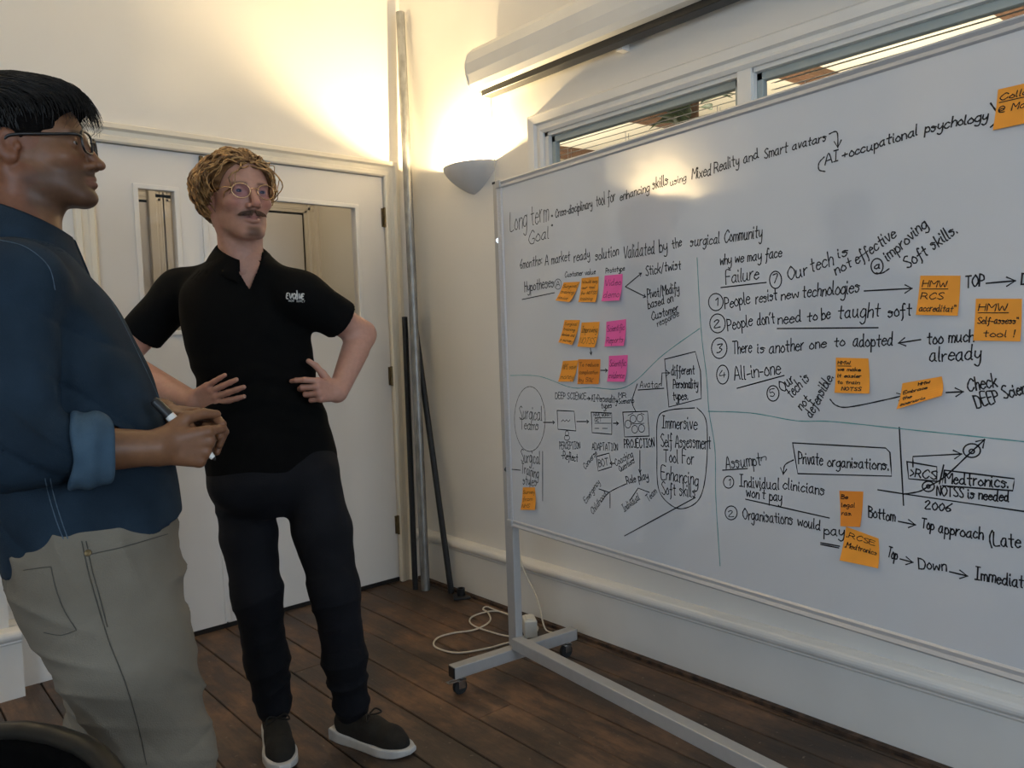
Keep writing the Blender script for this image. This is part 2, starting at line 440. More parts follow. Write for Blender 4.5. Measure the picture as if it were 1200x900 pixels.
# corridor beyond the glass
cw = YB + 1.07
struct('wall_corridor', MB().box((-0.6, cw, 0), (2.72, cw+0.1, 2.6)).box((-0.7, YB+TW, 0), (-0.6, cw+0.1, 2.6)).box((2.72, YB+TW, 0), (2.78, cw+0.1, 2.6)), M_WALL)
struct('ceiling_corridor', MB().box((-0.7, YB+TW, 2.6), (2.78, cw+0.1, 2.7)), M_CEIL)
for k, xr in enumerate((2.206, 1.367)):
    d = empty('door_%d' % (k+2), (xr-0.4, cw, 0), kind='structure')
    x0 = xr - (0.76 if k == 0 else 0.66)
    MB().box((x0, cw-0.012, 0.01), (xr, cw+0.01, 1.985)).build('door_leaf', M_DOOR, d, bevel=0.002)
    MB().box((x0-0.012, cw-0.003, 0.0), (xr+0.012, cw+0.004, 1.998)).build('door_gap', M_SUB, d)
    pr2 = casing_prof(0.09, 0.035); t = MB()
    t.extrude(pr2, (xr+0.03, cw, 0), (xr+0.03, cw, 2.10), (1, 0, 0), (0, -1, 0)); t.extrude(pr2, (x0-0.03, cw, 0), (x0-0.03, cw, 2.10), (-1, 0, 0), (0, -1, 0))
    t.extrude(pr2, (x0-0.12, cw, 2.01), (xr+0.12, cw, 2.01), (0, 0, 1), (0, -1, 0))
    t.box((xr+0.012, cw-0.016, 0), (xr+0.03, cw, 2.01)); t.box((x0-0.03, cw-0.016, 0), (x0-0.012, cw, 2.01)); t.box((x0-0.03, cw-0.016, 1.998), (xr+0.03, cw, 2.015))
    t.build('door_casing', M_TRIM, d)
pl = bpy.data.lights.new('corridor_lamp', 'POINT'); pl.energy = 5; pl.color = (1, 0.84, 0.64); pl.shadow_soft_size = 0.12
po = bpy.data.objects.new('corridor_lamp', pl); COL.objects.link(po); po.location = (1.6, YB+0.60, 2.45)

# ---- interior window in the right wall with two lights and blinds
win = empty('window_1', (XR, (W0+W1)/2, WZ0), kind='structure')
WP = [(0, 0), (0, 0.010), (0.012, 0.018), (0.022, 0.012), (0.034, 0.012), (0.040, 0.026), (0.070, 0.030), (0.078, 0.022), (0.078, 0)]
cs = MB()
wa, wc, wt, wb_ = W0+0.012, W1-0.012, WZ1-0.012, WZ0+0.012
cs.mitred(WP, [(XR, wa, wb_), (XR, wa, wt), (XR, wc, wt), (XR, wc, wb_)], [(0, -1, -1), (0, -1, 1), (0, 1, 1), (0, 1, -1)], (-1, 0, 0), True)
cs.build('window_casing', M_GLOSSW, win)
fm = MB()
for y0, y1 in ((W0, W0+0.03), (W1-0.03, W1), (1.375, 1.432)): fm.box((XR+0.001, y0, WZ0), (XR+0.054, y1, WZ1))
fm.box((XR+0.001, W0, WZ1-0.026), (XR+0.054, W1, WZ1)); fm.box((XR-0.03, W0, WZ0-0.03), (XR+0.054, W1, WZ0+0.02))
fm.build('window_frame', M_GLOSSW, win)
MB().box((XR-0.008, 1.378, WZ0), (XR+0.01, 1.429, WZ1-0.01)).build('mullion', M_GLOSSW, win, bevel=0.002)
M_SASH = mat('grey_sash', (0.38, 0.42, 0.40), 0.4, noise=0.05, nscale=10)
lights = ((W0+0.03, 1.375), (1.432, W1-0.03))
for y0, y1 in lights:
    sm = MB()
    for a, b, c, d in ((y0, y0+0.022, WZ0+0.02, WZ1-0.026), (y1-0.022, y1, WZ0+0.02, WZ1-0.026), (y0, y1, WZ1-0.052, WZ1-0.026), (y0, y1, WZ0+0.02, WZ0+0.045)):
        sm.box((XR+0.020, a, c), (XR+0.046, b, d))
    sm.build('sash', M_SASH, win, bevel=0.003)
    MB().box((XR+0.034, y0+0.02, WZ0+0.04), (XR+0.038, y1-0.02, WZ1-0.05)).build('glass_pane', M_GLASS, win)
for k, (y0, y1) in enumerate(lights):
    if k: y1 += 0.10
    bl = empty('venetian_blind', (XR+0.095, (y0+y1)/2, WZ0),
               'grey venetian blind behind the pane near the wall lamp, potted tree showing through' if k else 'grey venetian blind behind the window pane above the orange Collab note', 'blind', 'blinds in the internal window')
    MB().box((XR+0.075, y0+0.01, WZ1-0.030), (XR+0.115, y1-0.01, WZ1-0.004)).build('headrail', M_SLAT, bl, bevel=0.003)
    z = WZ1 - 0.045; sl = None; kk = 0
    while z > WZ0 + 0.03:
        c = np.array([XR+0.095, (y0+y1)/2, z])
        if sl is None:
            tilt = math.radians(18 if k else 13)
            hx = np.array([0.0125*math.cos(tilt), 0, 0.0125*math.sin(tilt)])
            P = []; n = 4
            for yy in (y0+0.012, y1-0.012):
                for i in range(n+1):
                    t = -1 + 2*i/n; p = c + hx*t + np.array([0, 0, 0.0022*(1-t*t)]); p[1] = yy; P.append(p)
                for i in range(n, -1, -1):
                    t = -1 + 2*i/n; p = c + hx*t + np.array([0, 0, 0.0022*(1-t*t)-0.0009]); p[1] = yy; P.append(p)
            m_ = 2*(n+1)
            Fs = [(i, (i+1) % m_, (i+1) % m_ + m_, i + m_) for i in range(m_)] + [tuple(range(m_))[::-1], tuple(range(m_, 2*m_))]
            sl = mesh_obj('slat', P, Fs, M_SLAT, bl); z_first = z
        else:
            o = sl.copy(); COL.objects.link(o); o.location.z = sl.location.z - (z_first - z)
        z -= 0.0215; kk += 1
    for yy in (y0+0.13, y1-0.13, (y0+y1)/2 + 0.05):
        MB().tube([(XR+0.081, yy, WZ1-0.07), (XR+0.081, yy, WZ0+0.03)], 0.0012, 5).tube([(XR+0.109, yy+0.008, WZ1-0.07), (XR+0.109, yy+0.008, WZ0+0.03)], 0.0012, 5).build('ladder_cord', M_SLAT, bl)

# room beyond the internal window: pitched cream ceiling on timber rafters
AX = XR + TR
struct('wall_next_room', MB().box((7.2, -2.6, 0), (7.3, 7.6, 4.4)).box((AX, -2.7, 0), (7.3, -2.6, 4.4)).box((AX, 7.6, 0), (7.3, 7.7, 4.4)).box((AX, YB+0.02, 0), (AX+0.02, 7.6, 4.4)), M_CREAM)
struct('floor_next_room', MB().box((AX+0.001, -2.7, -0.08), (7.3, 7.7, 0)), M_FLOOR)
def roofz(x): return 2.74 + 0.04 * (x - AX)
rp = MB(); rp.extrude([(AX, roofz(AX)), (7.3, roofz(7.3)), (7.3, roofz(7.3)+0.1), (AX, roofz(AX)+0.1)], (0, -2.7, 0), (0, 7.7, 0), (1, 0, 0), (0, 0, 1))
rp.build('ceiling_next_room', M_CREAM)['kind'] = 'structure'
for yy in (1.35, 2.55, 3.75, 4.95):
    b = MB(); b.extrude([(yy-0.075, -0.07), (yy+0.075, -0.07), (yy+0.075, 0.01), (yy-0.075, 0.01)], (AX+0.02, 0, roofz(AX+0.02)), (7.2, 0, roofz(7.2)), (0, 1, 0), (0, 0, 1))
    struct('beam_rafter', b, M_WOODB)
for xx in (5.9,):
    struct('beam_purlin', MB().box((xx-0.07, -2.6, roofz(xx)-0.34), (xx+0.07, 7.6, roofz(xx)-0.16)), M_WOODB)
ll = area_light('next_room_lamp', (4.4, 2.0, 1.9), (4.4, 2.1, 5), 1.6, 1.6, 46, (1, 0.90, 0.70))
ll2 = area_light('next_room_lamp', (4.4, 4.6, 1.9), (4.5, 4.6, 5), 1.2, 1.2, 28, (1, 0.90, 0.70))

# tall potted tree in the next room
tp = np.array([3.12, 2.22, 0.0])
pt = empty('potted_tree', tp, 'tall potted tree with broad green leaves beyond the blind slats', 'plant')
MB().lathe(tp, [(0.02, 0.0), (0.13, 0.0), (0.17, 0.30), (0.185, 0.30), (0.185, 0.34), (0.165, 0.34), (0.16, 0.29), (0.01, 0.29)], 24).build('pot', M_TERRA, pt, smooth=False)
tr = MB(); tr.tube(smooth_path([tp+(0,0,0.28), tp+(0.02,0.01,1.0), tp+(-0.01,0,1.7), tp+(0.02,0.01,2.30)], 5), 0.022, 8); tr.build('trunk', M_STEM, pt, smooth=True)
def leaf_mesh(c, d, up, L, W):
    d = unit(d); s = unit(np.cross(d, up)); n = np.cross(s, d); V = []; Fq = []
    for i in range(7):
        t = i / 6; w = W * math.sin(math.pi * min(1, t**0.8)) * (1 - 0.15*t); drop = -0.25 * L * t * t
        p = c + d * L * t + np.array([0, 0, drop])
        V += [p - s*w + n*0.12*w*2, p, p + s*w + n*0.12*w*2]
    for i in range(6):
        a = 3*i; Fq += [(a, a+1, a+4, a+3), (a+1, a+2, a+5, a+4)]
    return V, Fq
for k in range(46):
    a = random.uniform(0, 6.28); z = random.uniform(1.75, 2.42)
    p = tp + np.array([0, 0, z]); d = np.array([math.cos(a), math.sin(a), random.uniform(-0.1, 0.8)])
    V, Fq = leaf_mesh(p + unit(d)*random.uniform(0.02, 0.10), d, (0, 0, 1), random.uniform(0.12, 0.19), random.uniform(0.03, 0.045))
    o = mesh_obj('leaf', V, Fq, M_LEAF, pt, smooth=True)
    sd = o.modifiers.new('s', 'SOLIDIFY'); sd.thickness = 0.0012

# ================================================================== fittings
def sconce(c, nrm, label, power):
    """half-bowl plaster uplighter; c = point on the wall at rim height, nrm = into the room"""
    c = np.asarray(c, float); nrm = np.asarray(nrm, float); side = np.cross((0, 0, 1), nrm)
    s = empty('wall_sconce', c - np.array([0, 0, 0.13]), label, 'wall lamp', 'wall uplighters')
    hw, dp, h = 0.165, 0.125, 0.125
    def surf(k, inset):
        V = []
        nt, nu = 12, 28
        for i in range(nt+1):
            t = i / nt                       # 0 bottom .. 1 rim
            r = math.sin(t * math.pi/2) ** 0.72
            z = -h * (1 - t) ** 1.25
            for j in range(nu+1):
                a = math.pi * j / nu
                V.append(c + side*math.cos(a)*(hw*r - inset*(1 if r > .1 else 0)) + nrm*(math.sin(a)*(dp*r - inset*(1 if r > .1 else 0)) - 0.003) + np.array([0, 0, z + (inset if t < 1 else 0)]))
        return V, nt, nu
    Vo, nt, nu = surf(0, 0.0); Vi, _, _ = surf(1, 0.007)
    k = len(Vo); Fq = []
    for i in range(nt):
        for j in range(nu):
            a = i*(nu+1)+j
            Fq.append((a, a+1, a+nu+2, a+nu+1)); Fq.append((k+a, k+a+nu+1, k+a+nu+2, k+a+1))
    r0 = nt*(nu+1)
    for j in range(nu): Fq.append((r0+j, r0+j+1, k+r0+j+1, k+r0+j))
    mesh_obj('bowl', Vo + Vi, Fq, M_PLASTER, s, smooth=True)
    MB().obox(c + nrm*0.008 + np.array([0, 0, -0.055]), side*0.05, nrm*0.007, np.array([0, 0, 0.045])).build('back_plate', M_WPLAST, s, bevel=0.002)
    bc = c + nrm*0.060 + np.array([0, 0, -0.045])
    for sg in (-1, 1): MB().tube([bc + side*0.058*sg, bc + side*0.075*sg], 0.008, 10).build('lamp_holder', M_WPLAST, s)
    MB().tube([bc - side*0.058, bc + side*0.058], 0.005, 10).build('bulb', M_BULB, s, smooth=True)
    d = bpy.data.lights.new('sconce_lamp', 'POINT'); d.energy = power; d.color = (1.0, 0.755, 0.40); d.shadow_soft_size = 0.012
    o = bpy.data.objects.new('sconce_lamp', d); COL.objects.link(o); o.location = Vector(bc + np.array([0, 0, 0.012]))
    return s
sconce((XR, 2.79, 1.985), (-1, 0, 0), 'pale plaster half-bowl wall lamp glowing beside the corner under the screen casing', 78)
sconce((-0.01, YB-0.09, 1.985), (0, -1, 0), 'pale plaster half-bowl wall lamp on the chimney breast left of the doors', 102)

# projector screen casing above the window
ps = empty('projector_screen', (XR, 1.2, 2.26), 'rolled-up projector screen in a long white casing fixed above the window', 'projector screen')
CPY0, CPY1 = -0.3, 2.63
prof = [(0.0, 0.0)]
prof = [(0.012, 0.190), (0.06, 0.192), (0.105, 0.180), (0.138, 0.150), (0.152, 0.108), (0.150, 0.062), (0.138, 0.024), (0.126, 0.004), (0.098, 0.0), (0.098, 0.012), (0.04, 0.012), (0.04, 0.0), (0.012, 0.0)]
MB().extrude(prof, (XR, CPY0, 2.255), (XR, CPY1, 2.255), (-1, 0, 0), (0, 0, 1)).build('casing', M_SCREEN, ps)
MB().extrude([(a*1.0, b) for a, b in prof[:9]] + [(0.012, 0.0)], (XR, CPY1, 2.255), (XR, CPY1+0.006, 2.255), (-1.01, 0, 0), (0, 0, 1)).build('end_cap', M_SCREEN, ps)
MB().box((XR-0.097, CPY0+0.02, 2.262), (XR-0.041, CPY1-0.02, 2.267)).build('slot_lining', M_BLACKP, ps)
MB().box((XR-0.096, CPY0+0.03, 2.232), (XR-0.042, CPY1-0.03, 2.263)).build('bottom_bar', M_BLACKP, ps, bevel=0.003)
MB().box((XR-0.04, 1.87, 2.225), (XR-0.001, 1.90, 2.255)).build('bracket', M_GLOSSW, ps, bevel=0.002)
MB().tube(smooth_path([(XR-0.05, CPY1-0.035, 2.25), (XR-0.045, CPY1-0.04, 2.0), (XR-0.043, CPY1-0.045, 1.4), (XR-0.05, CPY1-0.05, 0.95)], 5), 0.0016, 6).build('pull_cord', M_CABLE, ps)

# poles leaning in the corner
def pole(name, a, b, r, m, label, grp=None, n=14):
    return tag(MB().tube([a, b], r, n).build(name, m, smooth=False), label, 'pole', grp)
pole('metal_pole', (2.118, 3.118, 0.0), (2.205, 3.255, 2.80), 0.0215, M_GALV, 'long galvanised steel pole leaning in the room corner', n=24)
pole('black_pole', (2.09, 3.165, 0.0), (2.165, 3.27, 1.33), 0.014, M_BLACKP, 'upright slim black pole right behind the galvanised one')
pole('black_pole', (2.178, 2.99, 0.0), (2.196, 3.235, 1.33), 0.0145, M_BLACKP, 'slim black pole slanting away from the galvanised one toward the floor bracket')
fb = empty('floor_bracket', (2.172, 2.90, 0), 'small flat black bracket with a stub tube on the floor', 'bracket')
MB().obox((2.172, 2.90, 0.005), (0.020, 0.030, 0), (0.035, -0.02, 0), (0, 0, 0.005)).build('plate', M_BLACKP, fb, bevel=0.002)
MB().lathe((2.172, 2.905, 0.010), [(0.019, 0), (0.019, 0.034), (0.013, 0.034), (0.013, 0.01)], 16).build('stub', M_BLACKP, fb)

# power cable, plug and adapter on the floor
cab = []
for (px, py, z) in ((606, 610, 0.36), (612, 660, 0.20), (630, 700, 0.10), (652, 731, 0.006)):
    cab.append(on(px, py, 0, XR-0.06) if z > 0.05 else on(px, py, 2, z))
for px, py in ((648, 742), (630, 749), (600, 752), (570, 760), (535, 765), (510, 758), (512, 748), (530, 742), (556, 738), (574, 728), (572, 718), (566, 714), (573, 710), (595, 710), (622, 717), (633, 731), (625, 743), (600, 746), (570, 739), (552, 731), (553, 723), (570, 717), (593, 714), (615, 716)):
    cab.append(on(px, py, 2, 0.005))
cab = [np.array([min(c_[0], 2.165 if c_[2] < 0.05 else 2.185), c_[1], c_[2]]) for c_ in cab]
cable = MB().tube(smooth_path(cab, 6), 0.0036, 8).build('power_cable', M_CABLE, smooth=True)
tag(cable, 'cream power cable hanging behind the board and looping over the floor', 'cable')
ad = empty('power_adapter', on(621, 744, 2, 0.0), 'boxy cream power adapter lying by the cable loops', 'adapter')
ac = on(621, 744, 2, 0.0); u = unit((0.55, 0.83, 0)); v = np.array([-u[1], u[0], 0])
MB().obox(ac + np.array([0, 0, 0.036]), u*0.040, v*0.026, (0, 0, 0.036)).build('body', M_WPLAST, ad, bevel=0.006)
MB().obox(ac + np.array([0, 0, 0.074]), u*0.028, v*0.016, (0, 0, 0.003)).build('lid', M_WPLAST, ad, bevel=0.002)
pg = on(586, 705, 2, 0.0)
pl_ = empty('mains_plug', pg, 'white mains plug lying on the boards near the skirting', 'plug')
MB().lathe(pg, [(0.001, 0.0), (0.026, 0.0), (0.028, 0.014), (0.022, 0.030), (0.001, 0.032)], 18).build('body', M_WPLAST, pl_, smooth=False)
MB().lathe(pg + np.array([0.035, -0.03, 0.012]), [(0.010, -0.012), (0.012, 0.0), (0.010, 0.018)], 12).build('cable_grip', M_WPLAST, pl_)
# ================================================================== the whiteboard on its wheeled stand
BD = unit((0.10, 0.995, 0)); BN = np.array([-BD[1], BD[0], 0.0])     # along the board (away) and out of its face
FC = np.array([1.80, 2.09, 0.0])                                     # foot of the far post
ZU = np.array([0, 0, 1.0])
BP = FC + BN * 0.030                                                  # a point of the writing face
def buv(px, py):                                                      # pixel -> board face coordinates (u along, z up)
    q = onplane(px, py, BP, BN); return np.array([np.dot(q - BP, BD), q[2]])
def bpt(u, z, lift=0.0): return BP + BD * u + ZU * z + BN * lift
U0, U1, BZ0, BZ1 = -0.030, -2.44, 0.555, 1.745
wb = empty('whiteboard', FC + BD * -1.2, 'large wheeled whiteboard covered in black handwriting and sticky notes', 'whiteboard')
pn = MB().obox(bpt((U0+U1)/2, (BZ0+BZ1)/2, -0.009), BD*abs(U1-U0-0.02)/2, BN*0.009, ZU*((BZ1-BZ0)/2-0.005)).build('panel', M_BOARD, wb)
fp = [(0, -0.022), (0, 0.006), (0.004, 0.008), (0.012, 0.004), (0.020, 0.0045), (0.024, 0.0015), (0.024, -0.022)]
def rail(p, q, inward):
    return MB().extrude(fp, p, q, inward, BN)
fw_ = 0.0
rail(bpt(U0, BZ1), bpt(U1, BZ1), -ZU).build('frame_rail', M_ALU, wb)
rail(bpt(U0, BZ0), bpt(U1, BZ0), ZU).build('frame_rail', M_ALU, wb)
rail(bpt(U0, BZ0), bpt(U0, BZ1), -BD).build('frame_rail', M_ALU, wb)
rail(bpt(U1, BZ0), bpt(U1, BZ1), BD).build('frame_rail', M_ALU, wb)
for u, z in ((U0, BZ1), (U0, BZ0), (U1, BZ1), (U1, BZ0)):
    MB().obox(bpt(u + (-0.010 if u == U0 else 0.010), z + (-0.010 if z == BZ1 else 0.010), -0.006), BD*0.014, BN*0.0165, ZU*0.014).build('corner_cap', M_GREYMETAL, wb, bevel=0.004)
def caster(parent, p, lever):
    c = empty('caster', p, parent=parent)
    MB().lathe(p + ZU*0.046, [(0.001, 0), (0.018, 0.0), (0.018, 0.006), (0.008, 0.008), (0.008, 0.014), (0.001, 0.014)], 16).build('swivel', M_CHROME, c)
    f = MB()
    for s in (-1, 1): f.obox(p + BD*0.013*s + ZU*0.036 + BN*0.004, BN*0.013, BD*0.0015, ZU*0.014)
    f.obox(p + ZU*0.049 + BN*0.002, BN*0.016, BD*0.0145, ZU*0.0018)
    f.build('fork', M_CHROME, c, bevel=0.001)
    MB().lathe(p + ZU*0.026 + BN*0.006 - BD*0.009, [(0.010, 0), (0.024, 0.0), (0.026, 0.004), (0.026, 0.014), (0.024, 0.018), (0.010, 0.018)], 22, BD).build('wheel', M_RUBBER, c)
    if lever: MB().obox(p + ZU*0.050 + BN*0.036, BN*0.020, BD*0.010, ZU*0.0025 + BN*0.001).build('brake_lever', M_CHROME, c, bevel=0.001)
for k, u in enumerate((0.0, U1 - 0.03)):
    base = FC + BD*u
    MB().bar(base + ZU*0.105, base + ZU*(BZ1+0.004), 0.048, 0.030, up=BN).build('post', M_GREYMETAL, wb, bevel=0.003)
    MB().obox(base + ZU*(BZ1+0.006), BD*0.025, BN*0.016, ZU*0.004).build('post_cap', M_BLACKP, wb)
    MB().bar(base - BN*0.27 + ZU*0.084, base + BN*0.27 + ZU*0.084, 0.042, 0.042).build('foot_bar', M_GREYMETAL, wb, bevel=0.003)
    for s in (-1, 1):
        MB().obox(base + BN*s*0.271 + ZU*0.084, BN*0.0015, BD*0.0185, ZU*0.0185).build('end_plug', M_BLACKP, wb)
        caster(wb, base + BN*s*0.235, s > 0)
    for zz in (0.75, 1.55):
        MB().tube([base + ZU*zz + BN*0.01, base + ZU*zz + BN*0.022 + BD*(-0.012 if k == 0 else 0.012)], 0.009, 10).build('clamp', M_CHROME, wb)
MB().bar(FC + BN*0.012 - BD*0.02 + ZU*0.126, FC + BD*(U1) + BN*0.012 + ZU*0.126, 0.042, 0.042).build('cross_bar', M_GREYMETAL, wb, bevel=0.003)

# ---------------------------------------------------------------- handwriting: a single-stroke alphabet
GL = {
 'a': '45 25 03 01 20 42|45 41 50', 'b': '09 00|03 25 43 41 20 01', 'c': '44 25 03 01 20 41', 'd': '44 25 03 01 20 42|49 41 50',
 'e': '03 43 44 25 03 01 20 41', 'f': '48 39 27 2a 1c|04 44', 'g': '44 25 03 01 20 42|45 4b 2d 0c', 'h': '09 00|03 25 44 40',
 'i': '05 01 10|07 08', 'j': '25 2b 0d|27 28', 'k': '09 00|45 02|13 40', 'l': '09 01 10', 'm': '05 00|03 15 34 30|33 45 64 60',
 'n': '05 00|03 25 44 40', 'o': '25 03 01 20 41 43 25', 'p': '05 0d|03 25 43 41 20 01', 'q': '44 25 03 01 20 42|45 4d', 'r': '05 00|03 25 35',
 's': '44 15 04 33 31 10 01', 't': '28 21 30|05 45', 'u': '05 01 20 42|45 41 50', 'v': '05 20 45', 'w': '05 10 34 50 65', 'x': '05 40|45 00',
 'y': '05 02 21 43|45 4b 2d 0c', 'z': '05 45 00 40',
 'A': '00 39 60|13 53', 'B': '00 09|09 48 46 05|05 54 52 40 00', 'C': '67 49 16 03 20 40 62', 'D': '00 09|09 48 65 51 30 00', 'E': '59 09 00 50|05 45',
 'F': '59 09 00|05 45', 'G': '67 49 16 03 20 50 63 43', 'H': '00 09|50 59|05 55', 'I': '20 29|09 49|00 40', 'J': '49 41 20 01', 'K': '00 09|59 04|24 60',
 'L': '09 00 50', 'M': '00 09 34 69 60', 'N': '00 09 50 59', 'O': '39 06 03 30 63 66 39', 'P': '00 09|09 48 55 34 04', 'Q': '39 06 03 30 63 66 39|42 60',
 'R': '00 09|09 48 55 34 04|34 60', 'S': '58 39 07 25 52 30 01', 'T': '09 69|39 30', 'U': '09 02 30 52 59', 'V': '09 30 69', 'W': '09 20 46 60 89',
 'X': '09 60|69 00', 'Y': '09 35 69|35 30', 'Z': '09 59 00 60',
 '0': '29 06 03 20 43 46 29', '1': '17 29|29 20', '2': '07 29 47 00 50', '3': '09 49 25 43 20 00', '4': '29 03 53|46 40', '5': '59 09 05 35 52 30 01',
 '6': '49 04 02 20 42 24 03', '7': '09 59 20', '8': '25 07 29 47 25 02 20 42 25', '9': '45 05 08 29 48 40', '.': '00 01', ',': '01 1b', ':': '01 02|05 06',
 '(': '29 06 02 2b', ')': '09 26 22 0b', '+': '04 44|22 26', '-': '03 33', '/': '0a 49', "'": '19 07', '"': '09 07|29 27', '!': '09 03|00 01', '%': '08 00 50|58 00',
 '>': '06 33 00', '@': '44 25 03 22 43 46 28 06 02 20 50', '?': '07 29 47 24 23|20 21', '&': '50 07 29 37 02 20 43',
}
YC = {c: i - 4 for i, c in enumerate('dcba0123456789')}
for k_, s_ in list(GL.items()):
    GL[k_] = [[(int(p[0]), YC[p[1]]) for p in st.split()] for st in s_.split('|')]
def text_strokes(txt, wob=0.35):
    """strokes in font units; returns strokes and the width"""
    out = []; x = 0.0
    for ch in txt:
        if ch == ' ': x += 4.2; continue
        g = GL.get(ch)
        if g is None: continue
        w = max(p[0] for st in g for p in st)
        sx = random.uniform(0.9, 1.1); sy = random.uniform(0.93, 1.08); dy = random.uniform(-wob, wob); sh = random.uniform(0.06, 0.16)
        for st in g:
            pts = [np.array([x + (p[0] + sh*p[1])*sx + random.uniform(-.18, .18), p[1]*sy + dy + random.uniform(-.18, .18)]) for p in st]
            if len(pts) > 2: pts = smooth_path(pts, 4)
            out.append(pts)
        x += w*sx + 1.75
    return out, max(x - 1.75, 1.0)
def ribbons(strokes, w, mapf):
    """flat pen strokes of width w (metres) through mapf(2-D point in metres) -> 3-D"""
    V, Fq = [], []
    for st in strokes:
        P = [np.asarray(p, float) for p in st]
        if len(P) < 2: continue
        k = len(V)
        for i, p in enumerate(P):
            d = P[min(i+1, len(P)-1)] - P[max(i-1, 0)]; L = np.linalg.norm(d)
            d = d/L if L > 1e-9 else np.array([1.0, 0]); nrm = np.array([-d[1], d[0]])
            if i == 0: p = p - d*w*0.4
            if i == len(P)-1: p = p + d*w*0.4
            hw = w/2 * (0.92 + 0.16*math.sin(i*1.7 + k))
            V.append(mapf(p + nrm*hw)); V.append(mapf(p - nrm*hw))
        for i in range(len(P)-1): Fq.append((k+2*i, k+2*i+1, k+2*i+3, k+2*i+2))
    return V, Fq
def ink(name, color, rough=0.35): return mat(name, color, rough, spec=0.3, noise=0.25, nscale=90)
I_BLACK = ink('black_marker_ink', (0.012, 0.012, 0.014)); I_GREY = ink('worn_marker_ink', (0.09, 0.088, 0.085)); I_TEAL = ink('teal_marker_ink', (0.12, 0.36, 0.36))
bmap = lambda p: bpt(p[0], p[1], 0.0005)
PEN = 0.0031
def board_text(txt, x0, y0, x1, y1, h, m=I_BLACK, w=PEN):
    p0, p1 = buv(x0, y0), buv(x1, y1); ph = buv(x0, y0 - h)
    H = np.linalg.norm(ph - p0); d = p1 - p0; L = np.linalg.norm(d); d = d/L; up = np.array([d[1], -d[0]])
    if up[1] < 0: up = -up
    S_, W_ = text_strokes(txt)
    st = [[p0 + d*(q[0]/W_*L) + up*(q[1]/9*H) for q in s] for s in S_]
    V, Fq = ribbons(st, w, bmap)
    return mesh_obj('handwriting', V, Fq, m, pn)
def board_line(pts, m=I_BLACK, w=PEN, smooth=False, head=0, name='drawn_line'):
    P = [buv(*p) for p in pts]
    S_ = [smooth_path(P, 7) if smooth else [q for i in range(len(P)-1) for q in (P[i] + (P[i+1]-P[i])*t for t in (0, .5))] + [P[-1]]]
    if head:
        d = P[-1] - S_[0][-3]; d = d/np.linalg.norm(d); nn = np.array([-d[1], d[0]])
        S_.append([P[-1] - d*head + nn*head*0.6, P[-1], P[-1] - d*head - nn*head*0.55])
    V, Fq = ribbons(S_, w, bmap)
    return mesh_obj(name, V, Fq, m, pn)
def board_ring(cx, cy, rx, ry, m=I_BLACK, w=PEN, name='drawn_ring'):
    pts = [(cx + rx*math.cos(0.4 + a*2*math.pi/16), cy - ry*math.sin(0.4 + a*2*math.pi/16)) for a in range(18)]
    return board_line(pts, m, w, True, name=name)

